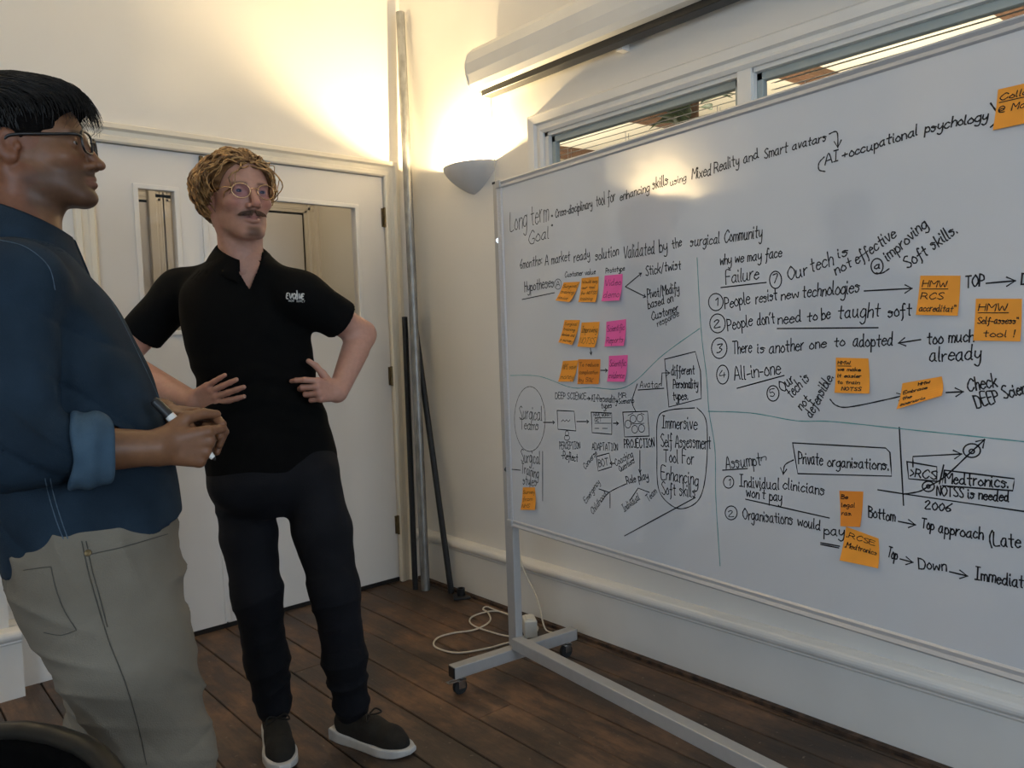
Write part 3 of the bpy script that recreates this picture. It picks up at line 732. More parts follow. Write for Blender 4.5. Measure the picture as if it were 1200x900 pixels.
TX = [
 ('Long term',598,271,643,258,22,1),('Goal',620,286,643,279,14,1),('Cross-disciplinary',651,255,694,243,10),('tool for',699,242,721,235,14),('enhancing',727,235,761,224,10),
 ('skills',765,222,783,216,12),('using',786,218,804,211,8),('Mixed',811,210,833,205,13),('Reality',837,203,866,193,13),('and',872,192,889,185,12),('Smart',896,186,923,178,12),
 ('avatars',929,176,968,165,10),('AI',967,193,982,188,12),('+',987,187,993,185,10),('occupational',996,184,1075,158,11),('psychology',1084,156,1157,140,11),
 ('6months:',610,315,635,310,11),('A market',639,311,668,305,11),('ready',673,307,691,302,11),('solution',698,305,725,299,12),('Validated',731,303,767,297,15),('by',773,296,782,293,15),
 ('the',788,292,799,288,11),('surgical',809,289,843,285,12),('Community',849,284,893,278,14),('Hypotheses',615,342,649,336,12),('A',652,336,656,335,6),
 ('Customer value',662,325,698,321,6),('Prototype',710,320,732,317,6),('Stick/twist',757,323,798,315,11),('Pivot/Modify',759,350,796,342,11),('based on',760,362,789,353,10),
 ('Customer',764,375,795,365,10),('response',771,383,796,370,8),('different',787,440,814,438,11),('Personality',789,455,818,455,11),('types.',789,469,806,468,10),('Avatar',750,454,774,454,8),
 ('DEEP SCIENCE',651,467,687,468,7),('AI+Personality',693,470,723,472,8),('types',705,479,717,478,7),('MR',725,466,734,466,6),('+Scenario',723,473,743,472,6),
 ('Surgical',609,490,635,493,15,1),('Teams',610,503,631,504,11,1),('PERCEPTION',656,526,680,526,8),('-Reflect',658,537,677,541,9),('ADAPTATION',694,527,724,528,8),('PROJECTION',732,525,767,524,10),
 ('BOT',702,547,713,545,8),('Converse',686,550,700,532,7),('Coaching',722,546,742,535,8),('Questions',727,553,744,542,7),('Role play',735,567,760,561,9),('Emergency',687,590,703,566,7),
 ('Childhood',695,603,711,580,7),('Individual',732,600,750,585,8),('Team',760,588,770,577,8),('Immersive',776,501,817,504,15),('Self Assessment',775,523,833,526,15),('Tool For',778,541,813,544,15),
 ('Enhancing',775,561,818,569,15),('Soft skills',776,579,815,583,14),('Surgical',611,541,633,544,14,1),('Training',611,554,631,561,12,1),('styles',613,568,629,570,11,1),
 ('why we may face',844,311,916,301,12),('Failure',851,333,889,327,15),('7',906,332,911,331,9),('Our',924,328,946,322,15),('tech',951,319,977,310,16),('is',983,303,994,299,12),
 ('not',980,322,999,312,12),('effective',1005,310,1051,277,14),('improving',1041,306,1087,265,13),('Soft skills.',1064,315,1122,273,14),
 ('1',836,359,841,358,9),('People',850,362,879,355,14),('resist',886,356,911,351,13),('new',916,352,936,348,11),('technologies',941,349,1007,343,15),
 ('2',837,384,844,383,9),('People',853,388,882,381,14),("don't",888,382,908,378,14),('need',912,380,939,377,13),('to',946,377,958,375,12),('be',963,375,973,373,13),('taught',982,373,1031,371,16),('soft',1041,372,1068,369,14),
 ('3',840,413,846,412,9),('There',859,415,881,413,14),('is',888,414,896,413,11),('another',902,414,942,410,14),('one',949,409,968,407,12),('to',978,406,990,405,12),('adopted',1000,406,1046,405,15),
 ('too much',1087,403,1141,400,14),('already',1090,424,1149,421,16),('4',843,443,850,442,8),('All-in-one',861,446,915,438,16),('5',903,465,908,464,8),('Our',918,460,931,447,13),('tech is',928,467,949,445,13),
 ('not',940,481,949,469,11),('defensible.',951,490,977,443,13),('Check',1135,459,1169,453,15),('DEEP Science',1145,478,1216,456,14),('TOP',1132,337,1153,335,13),('DOWN',1197,334,1240,330,13),
 ('Assumpt',851,549,892,545,14),('n',892,540,898,539,8),('1',852,569,856,569,7),('Individual',867,570,913,574,13),('clinicians',918,573,966,580,12),("won't pay",875,582,916,588,12),
 ('2',854,605,860,605,7),('Organisations',871,608,929,615,13),('would',935,616,961,621,12),('pay',966,626,989,629,12),('Private',936,543,964,545,14),('organisations.',970,546,1041,551,12),
 ('>RCS',1067,558,1097,562,10),('Medtronics.',1108,566,1181,572,13),('NOTSS is needed',1098,580,1182,588,11),('2006',1084,596,1114,600,9),('Bottom',1018,606,1049,611,13),('Top',1080,618,1094,621,12),
 ('approach',1100,624,1152,632,13),('(Late',1160,638,1196,642,16),('Top',1040,652,1051,656,13),('Down',1077,666,1109,669,12),('Immediate',1143,679,1206,690,14),
]
for t in TX:
    board_text(t[0], *t[1:6], m=I_GREY if len(t) > 6 else I_BLACK, w=PEN*(0.75 if t[5] < 9 else 1))
def LN(m, head, smooth, *flat, w=PEN):
    pts = [(flat[i], flat[i+1]) for i in range(0, len(flat), 2)]
    return board_line(pts, m, w, smooth, head)
AH = 0.014
LN(I_TEAL,0,True, 817,302,820,360,823,400,828,440,831,482,838,527,839,583,844,663, w=.0024)
LN(I_TEAL,0,True, 598,440,632,441,669,454,694,454,723,456,744,447,777,416,820,385, w=.0024)
LN(I_TEAL,0,True, 830,482,880,484,933,493,975,494,1052,502,1148,512,1205,518, w=.0024)
for a in ((972,157,981,155,982,173),): LN(I_BLACK,AH,True,*a)
LN(I_BLACK,0,True, 966,184,960,191,960,199,967,201); LN(I_BLACK,0,True, 1161,121,1168,131); LN(I_BLACK,0,False, 1161,149,1168,143)
for a in ((612,351,650,343),(748,457,778,455),(845,337,898,331),(911,385,1029,384),(864,455,919,440),(847,551,876,549),(874,585,972,607),(962,636,984,640),(962,638,983,642),(600,550,610,551),
          (636,529,636,587),(815,583,732,628),(1054,501,1059,592),(1106,545,1101,567)): LN(I_BLACK,0,False,*a)
for a in ((733,336,752,320),(733,336,757,348),(692,408,693,416),(704,434,712,434),(688,467,692,467),(637,495,650,495),(676,494,690,494),(719,496,725,496),(721,543,715,543),(750,528,750,554),
          (1013,341,1069,338),(1079,398,1053,402),(1109,460,1129,459),(1156,332,1190,329),(1053,611,1073,615),(1055,655,1070,659),(1113,670,1134,675)): LN(I_BLACK,AH*(0.6 if a[0] < 800 else 1),False,*a)
LN(I_BLACK,AH,False, 775,452,776,437,785,437); LN(I_BLACK,0,True, 747,450,741,470,745,482); LN(I_BLACK,AH,True, 973,468,980,475,995,477,1040,468,1060,463)
LN(I_BLACK,AH,True, 930,539,920,545,918,556); LN(I_BLACK,AH,True, 1059,579,1077,576,1088,570,1107,559,1138,530,1154,515); LN(I_BLACK,AH,False, 1070,547,1070,535,1127,532)
LN(I_BLACK,0,False, 1029,574,1061,579,1205,600)
LN(I_BLACK,0,True, 734,567,714,577,705,588); LN(I_BLACK,0,False, 702,573,714,577); LN(I_BLACK,0,False, 715,578,715,595); LN(I_BLACK,0,False, 738,587,748,572,761,577)
for a in ((653,481,673,482,675,505,654,503,653,481),(693,483,717,484,717,509,694,507,693,483),(730,483,759,482,761,511,732,512,730,483),(699,535,714,531,717,547,701,552,699,535),
          (779,421,815,412,821,435,822,467,784,477,779,421),(929,519,1038,525,1043,530,1045,558,935,555,929,519),(1063,541,1098,547,1098,564,1065,561,1063,541),(1107,551,1189,561,1187,575,1104,569,1107,551)): LN(I_BLACK,0,False,*a)
LN(I_BLACK,0,True, 814,478,783,481,771,491,770,529,772,573,788,593,805,595,821,582,828,547,828,495,817,478)
for a in ((621,491,18,38),): board_ring(*a, m=I_GREY, w=.0026)
for a in ((909,328,7,10),(839,354,8.5,10),(841,379,9,11),(843,408,9,12),(847,439,7,11),(906,461,7,9),(854,565,6,7),(857,601,7,8),(654,333,4,6),(736,497,3.5,4.5),(742,491,3.5,4.5),(750,490,3.5,4.5),
          (744,503,3.5,4.5),(752,502,3.5,4.5),(664.5,508,2,3),(664.5,513,3,3),(1139,528,10,8),(1139,529,3,2.5),(1088,570,7,6),(1088,570,2,2),(1028,312,7,9)): board_ring(*a, w=PEN*(0.7 if a[0] < 800 else 1))
board_text('a',1025,315,1031,314,8); LN(I_BLACK,0,True, 1027,320,1034,320,1042,315)
LN(I_BLACK,0,True, 658,494,660,492,662,494,664,492,666,494,668,492,w=.002); board_text('HAVE WORRY',696,488,716,488,4,w=.0018); board_text('GET',697,494,705,494,4,w=.0018)
for a in ((697,496,716,496),(697,502,702,502),(706,502,712,502),(697,489.5,716,489.5),(739,497,755,496),(736,487,742,484),(751,484,755,486)): LN(I_BLACK,0,False,*a, w=.0018)
for a in ((647,253),(647,264)): board_ring(a[0], a[1], .8, .8, m=I_GREY)

# ---------------------------------------------------------------- sticky notes
def note_mat(name, c):
    return mat(name, c, 0.65, spec=0.25, noise=0.06, nscale=12)
N_OR = note_mat('orange_note_paper', (0.92, 0.36, 0.045)); N_OR2 = note_mat('deep_orange_note_paper', (0.80, 0.27, 0.035)); N_PK = note_mat('pink_note_paper', (0.90, 0.14, 0.42))
NOTES = [
 (N_OR,(661,331,680,330,671,354,653,352),.012,['Surgical','training','device'],'orange sticky note reading Surgical training device, slanting under Customer value'),
 (N_OR,(682,326,702,324,701,354,680,354),.012,['Would buy','our tool','for NOTSS','training'],'orange sticky note reading Would buy our tool for NOTSS training'),
 (N_PK,(709,323,730,321,729,352,707,353),.012,['Video','demo'],'pink sticky note reading Video demo under Prototype'),
 (N_OR,(662,375,680,375,674,404,657,401),.014,['Surgical','training','devices and','a survey'],'orange sticky note reading Surgical training devices, slanting beside the Improving note'),
 (N_OR,(682,378,703,377,700,407,679,406),.012,['Improving','NOTSS'],'orange sticky note reading Improving NOTSS with an arrow drawn below'),
 (N_PK,(711,377,734,374,734,405,710,406),.010,['Scientific','Reports'],'pink sticky note reading Scientific Reports'),
 (N_OR,(660,423,678,422,674,447,656,447),.010,['NHS save','money'],'slanting orange sticky note tucked beside the To reduce complication note'),
 (N_OR2,(678,421,704,421,703,450,678,450),.006,['To reduce','complication','by 50%'],'deep orange sticky note reading To reduce complication by 50%'),
 (N_PK,(714,417,736,416,735,447,713,447),.010,['Scientific','evidence'],'pink sticky note reading Scientific evidence'),
 (N_OR,(613,571,627,571,630,597,612,597),.012,['Survey','from','NHS'],'small orange sticky note below Surgical Training styles'),
 (N_OR,(980,419,1018,420,1021,461,980,460),.010,['HMW_','we make','it easier','to train','  NOTSS'],'orange sticky note reading HMW we make it easier to train NOTSS'),
 (N_OR,(1079,323,1126,323,1124,370,1075,369),.008,['HMW_','RCS','accreditat"'],'orange sticky note reading HMW RCS accreditat'),
 (N_OR,(1144,350,1198,350,1197,400,1142,399),.006,['HMW_','Self-assess"','  tool !'],'orange sticky note reading HMW Self-assess tool'),
 (N_OR,(1058,449,1104,441,1108,463,1054,479),.020,['     HMW','Embrace','the','scenario'],'curled orange sticky note reading HMW Embrace'),
 (N_OR2,(984,575,1012,576,1010,617,987,616),.010,['Be','legal','ras.',' '],'deep orange sticky note stuck above the RCSE note'),
 (N_OR,(992,617,1030,631,1032,665,986,656),.012,['.RCSE','.Medtronics',' '],'tilted orange sticky note reading RCSE Medtronics'),
 (N_OR,(1170,105,1222,93,1218,142,1165,153),.010,['Collab_','@ Mat',' '],'orange sticky note reading Collab near the top frame'),
]
def sticky(m, q, curl, lines, label):
    C4 = [buv(q[2*i], q[2*i+1]) for i in range(4)]          # TL TR BR BL
    ph = random.uniform(0, 6)
    big = q[0] > 900
    curl = curl * (1.0 if big else 1.2)
    def Sf(s, t, off=0.0):
        p = (C4[0]*(1-s) + C4[1]*s)*(1-t) + (C4[3]*(1-s) + C4[2]*s)*t
        lift = 0.0016 + curl*max(0, t-0.25)**2*(0.8+0.5*s) + 0.0012*math.sin(3*s+ph)*t
        return bpt(p[0], p[1], lift + off)
    n = 9; V = [Sf(i/n, j/n) for j in range(n+1) for i in range(n+1)]; k = len(V)
    V += [Sf(i/n, j/n, -0.0006) for j in range(n+1) for i in range(n+1)]
    Fq = []
    for j in range(n):
        for i in range(n):
            a = j*(n+1)+i; Fq += [(a, a+n+1, a+n+2, a+1), (k+a, k+a+1, k+a+n+2, k+a+n+1)]
    ring = [i for i in range(n+1)] + [j*(n+1)+n for j in range(1, n+1)] + [n*(n+1)+i for i in range(n-1, -1, -1)] + [j*(n+1) for j in range(n-1, 0, -1)]
    for i in range(len(ring)):
        a, b = ring[i], ring[(i+1) % len(ring)]; Fq.append((a, b, k+b, k+a))
    root = mesh_obj('sticky_note', V, Fq, m, smooth=False)
    tag(root, label, 'sticky note', 'sticky notes on the whiteboard')
    W = np.linalg.norm(C4[1]-C4[0]); Hh = np.linalg.norm(C4[3]-C4[0]); nl = len(lines)
    for i, tx in enumerate(lines):
        und = tx.endswith('_'); tx = tx.rstrip('_'); ind = (len(tx) - len(tx.lstrip()))*0.07; tx = tx.strip()
        if not tx: continue
        S_, Wt = text_strokes(tx, 0.2)
        rowh = 0.92/nl; yb = 0.04 + rowh*(i+0.80); ch = rowh*0.52
        tw = min(0.86 - ind, Wt/9*ch*1.5*Hh/W); s0 = 0.07 + ind
        st = [[np.array([(s0 + p[0]/Wt*tw)*W, (yb - p[1]/9*ch)*Hh]) for p in s] for s in S_]
        if und: st.append([np.array([s0*W, (yb+0.05)*Hh]), np.array([(s0+tw*1.05)*W, (yb+0.045)*Hh])])
        V, Fq = ribbons(st, 0.0019 if big else 0.0013, lambda p: Sf(min(max(p[0]/W, 0), 1), min(max(p[1]/Hh, 0), 1), 0.0006))
        mesh_obj('note_writing', V, Fq, I_BLACK, root)
for a in NOTES: sticky(*a)
# ================================================================== implicit-surface toolkit for bodies and clothes
from mathutils.bvhtree import BVHTree
F4 = np.float32
def A3(v): return np.asarray(v, F4)
def cap(P, a, b, ra, rb=None):
    a, b = A3(a), A3(b); rb = ra if rb is None else rb
    ba = b - a; pa = P - a; L2 = float(ba @ ba) + 1e-12
    t = np.clip(pa @ ba / L2, 0, 1)
    return np.linalg.norm(pa - t[:, None]*ba, axis=1) - (ra + (rb - ra)*t)
def chain(P, pts, rs, k=0.0):
    d = None
    for i in range(len(pts)-1):
        e = cap(P, pts[i], pts[i+1], rs[i], rs[i+1]); d = e if d is None else (smin(d, e, k) if k else np.minimum(d, e))
    return d
def ell(P, c, r, R=None):
    q = P - A3(c)
    if R is not None: q = q @ np.asarray(R, F4)          # columns of R = local axes
    r = A3(r); k0 = np.linalg.norm(q/r, axis=1); k1 = np.linalg.norm(q/(r*r), axis=1) + 1e-9
    return k0*(k0-1)/k1
def smin(a, b, k):
    h = np.clip(0.5 + 0.5*(b-a)/k, 0, 1); return b + (a-b)*h - k*h*(1-h)
def smax(a, b, k): return -smin(-a, -b, k)
class Loft:
    def __init__(s, levels, r, f, n=2.3):
        L = sorted(levels, key=lambda l: l[0][2])
        Z = np.array([l[0][2] for l in L]); zz = np.linspace(Z[0], Z[-1], 90)
        vals = np.array([[l[0][0], l[0][1], l[1], l[2]] for l in L], float)
        m = np.gradient(vals, Z, axis=0)
        i = np.clip(np.searchsorted(Z, zz) - 1, 0, len(Z)-2); h = (Z[i+1]-Z[i]); t = (zz - Z[i])/h; t = t[:, None]; h = h[:, None]
        s.T = (2*t**3-3*t**2+1)*vals[i] + (t**3-2*t**2+t)*h*m[i] + (-2*t**3+3*t**2)*vals[i+1] + (t**3-t**2)*h*m[i+1]
        s.zz = zz; s.r = np.asarray(r, float); s.f = np.asarray(f, float); s.n = n
    def __call__(s, P, grow=0.0):
        z = P[:, 2]
        cx, cy, a, b = (np.interp(z, s.zz, s.T[:, i]).astype(F4) for i in range(4))
        qx, qy = P[:, 0]-cx, P[:, 1]-cy
        x = qx*s.r[0] + qy*s.r[1]; y = qx*s.f[0] + qy*s.f[1]
        a = a + grow; b = b + grow
        k = (np.abs(x/a)**s.n + np.abs(y/b)**s.n)**(1/s.n) + 1e-6
        d = (k-1)*np.sqrt(x*x+y*y)/k
        d = np.where(k < 0.3, -np.minimum(a, b)*0.7, d)
        return np.maximum(d, np.maximum(z - s.zz[-1], s.zz[0] - z)).astype(F4)
def sdf_mesh(fn, lo, hi, h, B=4):
    lo = np.asarray(lo, float); nb = np.ceil((np.asarray(hi, float) - lo)/(h*B)).astype(int) + 1
    g = np.stack(np.meshgrid(*[np.arange(n) for n in nb], indexing='ij'), -1).reshape(-1, 3)
    cen = (lo + (g*B + (B-1)/2)*h).astype(F4)
    dc = fn(cen)
    act = np.abs(dc) < h*B*0.87*1.9 + 0.004
    n = nb*B
    D = np.repeat(np.repeat(np.repeat(np.where(dc < 0, -1, 1).astype(F4).reshape(nb), B, 0), B, 1), B, 2)
    ga = g[act]
    off = np.stack(np.meshgrid(*[np.arange(B)]*3, indexing='ij'), -1).reshape(-1, 3)
    idx = (ga[:, None, :]*B + off[None]).reshape(-1, 3)
    for s in range(0, len(idx), 400000):
        ii = idx[s:s+400000]
        D[ii[:, 0], ii[:, 1], ii[:, 2]] = fn((lo + ii*h).astype(F4))
    S_ = D < 0
    cnt = np.zeros(tuple(n-1), np.int8)
    cor = [(i, j, k) for i in (0, 1) for j in (0, 1) for k in (0, 1)]
    sl = lambda o: tuple(slice(o[a], n[a]-1+o[a]) for a in range(3))
    for o in cor: cnt += S_[sl(o)]
    av = np.argwhere((cnt > 0) & (cnt < 8))
    vid = np.full(tuple(n-1), -1, np.int64); vid[av[:, 0], av[:, 1], av[:, 2]] = np.arange(len(av))
    acc = np.zeros((len(av), 3)); wn = np.zeros(len(av))
    for o in cor:
        for ax in range(3):
            if o[ax]: continue
            p = list(o); p[ax] = 1
            d0 = D[av[:, 0]+o[0], av[:, 1]+o[1], av[:, 2]+o[2]]; d1 = D[av[:, 0]+p[0], av[:, 1]+p[1], av[:, 2]+p[2]]
            m = (d0 < 0) != (d1 < 0); t = np.where(m, d0/np.where(m, d0-d1, 1), 0)
            q = np.tile(np.array(o, float), (len(av), 1)); q[:, ax] += t
            acc += q*m[:, None]; wn += m
    V = lo + h*(av + acc/np.maximum(wn, 1)[:, None])
    Fs = []
    for ax in range(3):
        b, c = (ax+1) % 3, (ax+2) % 3
        s0 = [slice(None)]*3; s1 = [slice(None)]*3; s0[ax] = slice(0, n[ax]-1); s1[ax] = slice(1, n[ax])
        e = np.argwhere(S_[tuple(s0)] != S_[tuple(s1)])
        e = e[(e[:, b] > 0) & (e[:, c] > 0) & (e[:, b] < n[b]-1) & (e[:, c] < n[c]-1)]
        def cell(db, dc_):
            q = e.copy(); q[:, b] -= db; q[:, c] -= dc_; return vid[q[:, 0], q[:, 1], q[:, 2]]
        f = np.stack([cell(1, 1), cell(0, 1), cell(0, 0), cell(1, 0)], 1)
        flip = ~S_[e[:, 0], e[:, 1], e[:, 2]]
        f[flip] = f[flip][:, ::-1]; Fs.append(f)
    Fc = np.concatenate(Fs); Fc = Fc[(Fc >= 0).all(1)]
    return V, Fc
def join(parts):
    V, Fq, C, k = [], [], [], 0
    for v, f, c in parts:
        V.append(v); Fq.append(np.asarray(f) + k); C.append(c); k += len(v)
    return np.concatenate(V), np.concatenate(Fq), np.concatenate(C)
_wd = rng.normal(size=(14, 3)); _wp = rng.uniform(0, 6.28, 14)
def wob(P, freq, seed=0, n=5, aniso=(1, 1, 1)):
    """cheap smooth noise, about -1..1"""
    Q = P*A3(aniso)*freq; s = 0
    for i in range(n):
        w = _wd[(i+seed) % 14].astype(F4); s = s + np.sin(Q @ w + _wp[(i*3+seed) % 14] + 1.3*np.sin(Q @ _wd[(i+seed+5) % 14].astype(F4)*0.6 + _wp[(i+seed) % 14]))
    return (s/n*1.4).astype(F4)
def bump(x, c, w): return np.exp(-((x-c)/w)**2).astype(F4)
def vcol_mat(name, rough=0.5, spec=0.4, nscale=60, amt=0.12, bmp=0.1, bscale=200, sss=0.0, sheen=0.0, weave=None):
    m = bpy.data.materials.new(name); m.use_nodes = True
    nt = m.node_tree; N = nt.nodes; L = nt.links; b = N['Principled BSDF']
    at = N.new('ShaderNodeAttribute'); at.attribute_name = 'Col'
    tc = N.new('ShaderNodeTexCoord')
    n = N.new('ShaderNodeTexNoise'); n.inputs['Scale'].default_value = nscale; n.inputs['Detail'].default_value = 5
    L.new(tc.outputs['Object'], n.inputs['Vector'])
    mr = N.new('ShaderNodeMapRange'); mr.inputs['From Min'].default_value = 0.3; mr.inputs['From Max'].default_value = 0.7
    mr.inputs['To Min'].default_value = 1-amt; mr.inputs['To Max'].default_value = 1+amt; L.new(n.outputs['Fac'], mr.inputs['Value'])
    mx = N.new('ShaderNodeVectorMath'); mx.operation = 'SCALE'
    L.new(at.outputs['Color'], mx.inputs[0]); L.new(mr.outputs[0], mx.inputs['Scale'])
    L.new(mx.outputs[0], b.inputs['Base Color'])
    b.inputs['Roughness'].default_value = rough; b.inputs['Specular IOR Level'].default_value = spec; b.inputs['Sheen Weight'].default_value = sheen
    if sss:
        b.inputs['Subsurface Weight'].default_value = sss; b.inputs['Subsurface Radius'].default_value = (1, 0.35, 0.2); b.inputs['Subsurface Scale'].default_value = 0.006
    if bmp:
        n2 = N.new('ShaderNodeTexNoise'); n2.inputs['Scale'].default_value = bscale; n2.inputs['Detail'].default_value = 3
        if weave:
            n2 = N.new('ShaderNodeTexWave'); n2.inputs['Scale'].default_value = weave; n2.inputs['Distortion'].default_value = 2.0; n2.bands_direction = 'DIAGONAL'
        L.new(tc.outputs['Object'], n2.inputs['Vector'])
        bp = N.new('ShaderNodeBump'); bp.inputs['Strength'].default_value = bmp; bp.inputs['Distance'].default_value = 0.002
        L.new(n2.outputs['Fac'], bp.inputs['Height']); L.new(bp.outputs[0], b.inputs['Normal'])
    return m
def ao_obj(name, V, Fq, m, parent=None, colors=None, **kw):
    return mesh_obj(name, V, Fq, m, parent, smooth=True, colors=colors, **kw)
def bvh_of(V, Fq): return BVHTree.FromPolygons([tuple(v) for v in np.asarray(V, float)], [tuple(int(i) for i in f) for f in Fq])
def cast(bvh, px, py):
    d = Vector(unit(ray(px, py))); h = bvh.ray_cast(Vector(CAM), d)
    return (np.array(h[0]), np.array(h[1])) if h[0] is not None else (None, None)
def surf_ribbon(bvh, strokes, w, lift=0.0015, wn=None):
    """pen strokes given in pixels, laid on the cloth surface"""
    V, Fq = [], []
    for st in strokes:
        pts = [cast(bvh, *p) for p in st]; pts = [q for q in pts if q[0] is not None]
        if len(pts) < 2: continue
        k = len(V)
        for i, (p, n) in enumerate(pts):
            d = pts[min(i+1, len(pts)-1)][0] - pts[max(i-1, 0)][0]; L = np.linalg.norm(d); d = d/L if L > 1e-9 else np.array([1., 0, 0])
            s = unit(np.cross(d, n)); V += [p + n*lift + s*w/2, p + n*(lift*1.6), p + n*lift - s*w/2]
        for i in range(len(pts)-1):
            a = k+3*i; Fq += [(a, a+1, a+4, a+3), (a+1, a+2, a+5, a+4)]
    return V, Fq
def dense(pts, n=6, smooth=True):
    P = [np.array(p, float) for p in pts]
    return smooth_path(P, n) if smooth else [P[i] + (P[i+1]-P[i])*t/n for i in range(len(P)-1) for t in range(n)] + [P[-1]]
def locks(scalp, fn, nseg, rad, sides=3, taper=0.25):
    """scalp: list of start parameters; fn(param) -> list of points; one mesh of many tapered locks"""
    V, Fq = [], []
    for q in scalp:
        pts = fn(q)
        if pts is None: continue
        r0 = rad*random.uniform(0.7, 1.25); k = len(V); u = None
        for i, p in enumerate(pts):
            d = unit(pts[min(i+1, len(pts)-1)] - pts[max(i-1, 0)])
            if u is None: u, v = frame(d)
            else: u = unit(u - d*np.dot(u, d)); v = np.cross(d, u)
            r = r0*(1 - (1-taper)*(i/(len(pts)-1))**1.5)
            for j in range(sides):
                a = 2*math.pi*j/sides; V.append(p + r*(math.cos(a)*u + math.sin(a)*v))
        for i in range(len(pts)-1):
            for j in range(sides):
                a = k+i*sides+j; b = k+i*sides+(j+1) % sides; Fq.append((a, b, b+sides, a+sides))
    return np.array(V), Fq

# ---------------------------------------------------------------- a head in its own frame: X right, Y forward, Z up, eye level z=0, ears y=0
def head_sdf(P, jaw=1.0, nose=1.0, smile=0.0, fat=0.0, chin=(0, 0), lipy=0.0, eye=0.0042, neck_to=None, neck_r=0.056, neck_r2=0.062):
    X = np.abs(P[:, 0]); Q = P.copy(); Q[:, 0] = X                      # mirrored
    d = ell(P, (0, -0.012, 0.036), (0.0745, 0.098, 0.084))
    d = smin(d, ell(P, (0, 0.026, -0.012), (0.064+fat, 0.068, 0.092)), 0.03)
    d = smin(d, ell(P, (0, 0.030+chin[0]*0.6, -0.070+chin[1]*0.6), (0.053*jaw+fat, 0.057, 0.046)), 0.03)
    d = smin(d, cap(Q, (0.050*jaw+fat, 0.004, -0.066), (0.020, 0.070+chin[0], -0.100+chin[1]), 0.016, 0.016), 0.025)   # jaw line
    d = smin(d, ell(P, (0, 0.077+chin[0], -0.101+chin[1]), (0.021, 0.019, 0.017)), 0.016)                              # chin
    d = smin(d, ell(Q, (0.041, 0.060, -0.030), (0.023, 0.024, 0.018)), 0.02)                           # cheekbones
    d = smin(d, cap(Q, (0.040, 0.076, 0.019), (0.010, 0.087, 0.014), 0.010, 0.009), 0.014)             # brow
    d = smax(d, -ell(Q, (0.0315, 0.103, -0.003), (0.019, 0.019, 0.0135)), 0.012)                       # sockets
    lid = np.maximum(np.linalg.norm(Q - A3((0.0315, 0.0765, -0.001)), axis=1) - 0.0142, -1)
    lid = smax(lid, -ell(Q, (0.0315, 0.0920, -0.0015), (0.0135, 0.010, eye)), 0.0015)
    d = smin(d, lid, 0.004)
    n = cap(P, (0, 0.088, 0.010), (0, 0.1185*nose**0.3, -0.036), 0.0080, 0.0100)
    n = smin(n, ell(P, (0, 0.1150, -0.040), (0.0105, 0.0115*nose, 0.0088)), 0.006)
    n = smin(n, ell(Q, (0.0130, 0.1015, -0.0425), (0.0072, 0.0100, 0.0075)), 0.006)
    d = smin(d, n, 0.010)
    d = smax(d, -ell(Q, (0.0068, 0.1085, -0.0500), (0.0036, 0.0055, 0.0036)), 0.003)
    zc = -0.0705 + chin[1]*0.35 + smile*8*X**2
    zz = P[:, 2]
    mx_ = np.clip(X/0.026, 0, 1)
    yy = 0.0945 + lipy - 0.016*mx_**2
    ul = np.sqrt((X*0.30*np.where(X > 0.018, 1, 0))**2*0 + (P[:, 1]-yy+0.0015)**2 + ((zz-zc-0.0052*(1-0.75*mx_**2)))**2) - 0.0068*(1-0.75*mx_**2)
    ll = np.sqrt((P[:, 1]-yy+0.0015)**2 + (zz-zc+0.0065*(1-0.75*mx_**2))**2) - 0.0078*(1-0.72*mx_**2)
    lips = np.where(X < 0.0262, np.minimum(ul, ll), 0.05)
    d = smin(d, cap(P, (0, 0.0905 + lipy, -0.050), (0, 0.0885 + lipy, -0.064), 0.0075, 0.0085), 0.010)
    d = smin(d, lips.astype(F4), 0.005)
    slit = np.sqrt((P[:, 1]-yy-0.006)**2*0.35 + (zz-zc)**2) - (0.0010 + smile*0.20*(1-mx_**2))
    d = smax(d, -np.where(X < 0.0235, slit, 0.05).astype(F4), 0.0015)
    # ears
    t = math.radians(14); Re = np.array([[math.cos(.35), math.sin(.35), 0], [-math.sin(.35)*1, math.cos(.35), 0], [0, 0, 1]]).T
    e = ell(Q, (0.0765, -0.010, -0.010), (0.0095, 0.0185, 0.0315), Re)
    e = smax(e, -ell(Q, (0.0865, -0.004, -0.006), (0.0085, 0.0105, 0.0195), Re), 0.005)
    e = smin(e, ell(Q, (0.0775, -0.006, -0.033), (0.0065, 0.0095, 0.010)), 0.006)
    e = smin(e, ell(Q, (0.0765, 0.006, -0.014), (0.005, 0.005, 0.008)), 0.004)
    d = smin(d, e, 0.006)
    if neck_to is not None:
        nb = cap(P, (0, -0.022, -0.045), neck_to, neck_r, neck_r2)
        d = smin(d, nb, 0.028)
        d = smin(d, cap(P, (0, 0.022, -0.125), (0, 0.010, -0.165), 0.016, 0.014), 0.02)
        d = smin(d, cap(Q, (0.060, -0.018, -0.055), (0.018, neck_to[1]+0.045, neck_to[2]+0.01), 0.012, 0.013), 0.02)
    return d
def xform(V, O, R): return np.asarray(O) + np.asarray(V) @ np.asarray(R).T       # R columns = local axes in world
def head_axes(az, pitch=0.0, roll=0.0):
    a, p, r = map(math.radians, (az, pitch, roll))
    f = np.array([math.cos(a)*math.cos(p), math.sin(a)*math.cos(p), math.sin(p)]); rt = unit(np.cross(f, (0, 0, 1))); up = np.cross(rt, f)
    rt2 = rt*math.cos(r) + up*math.sin(r); up2 = np.cross(rt2, f)
    return np.stack([rt2, f, up2], 1)
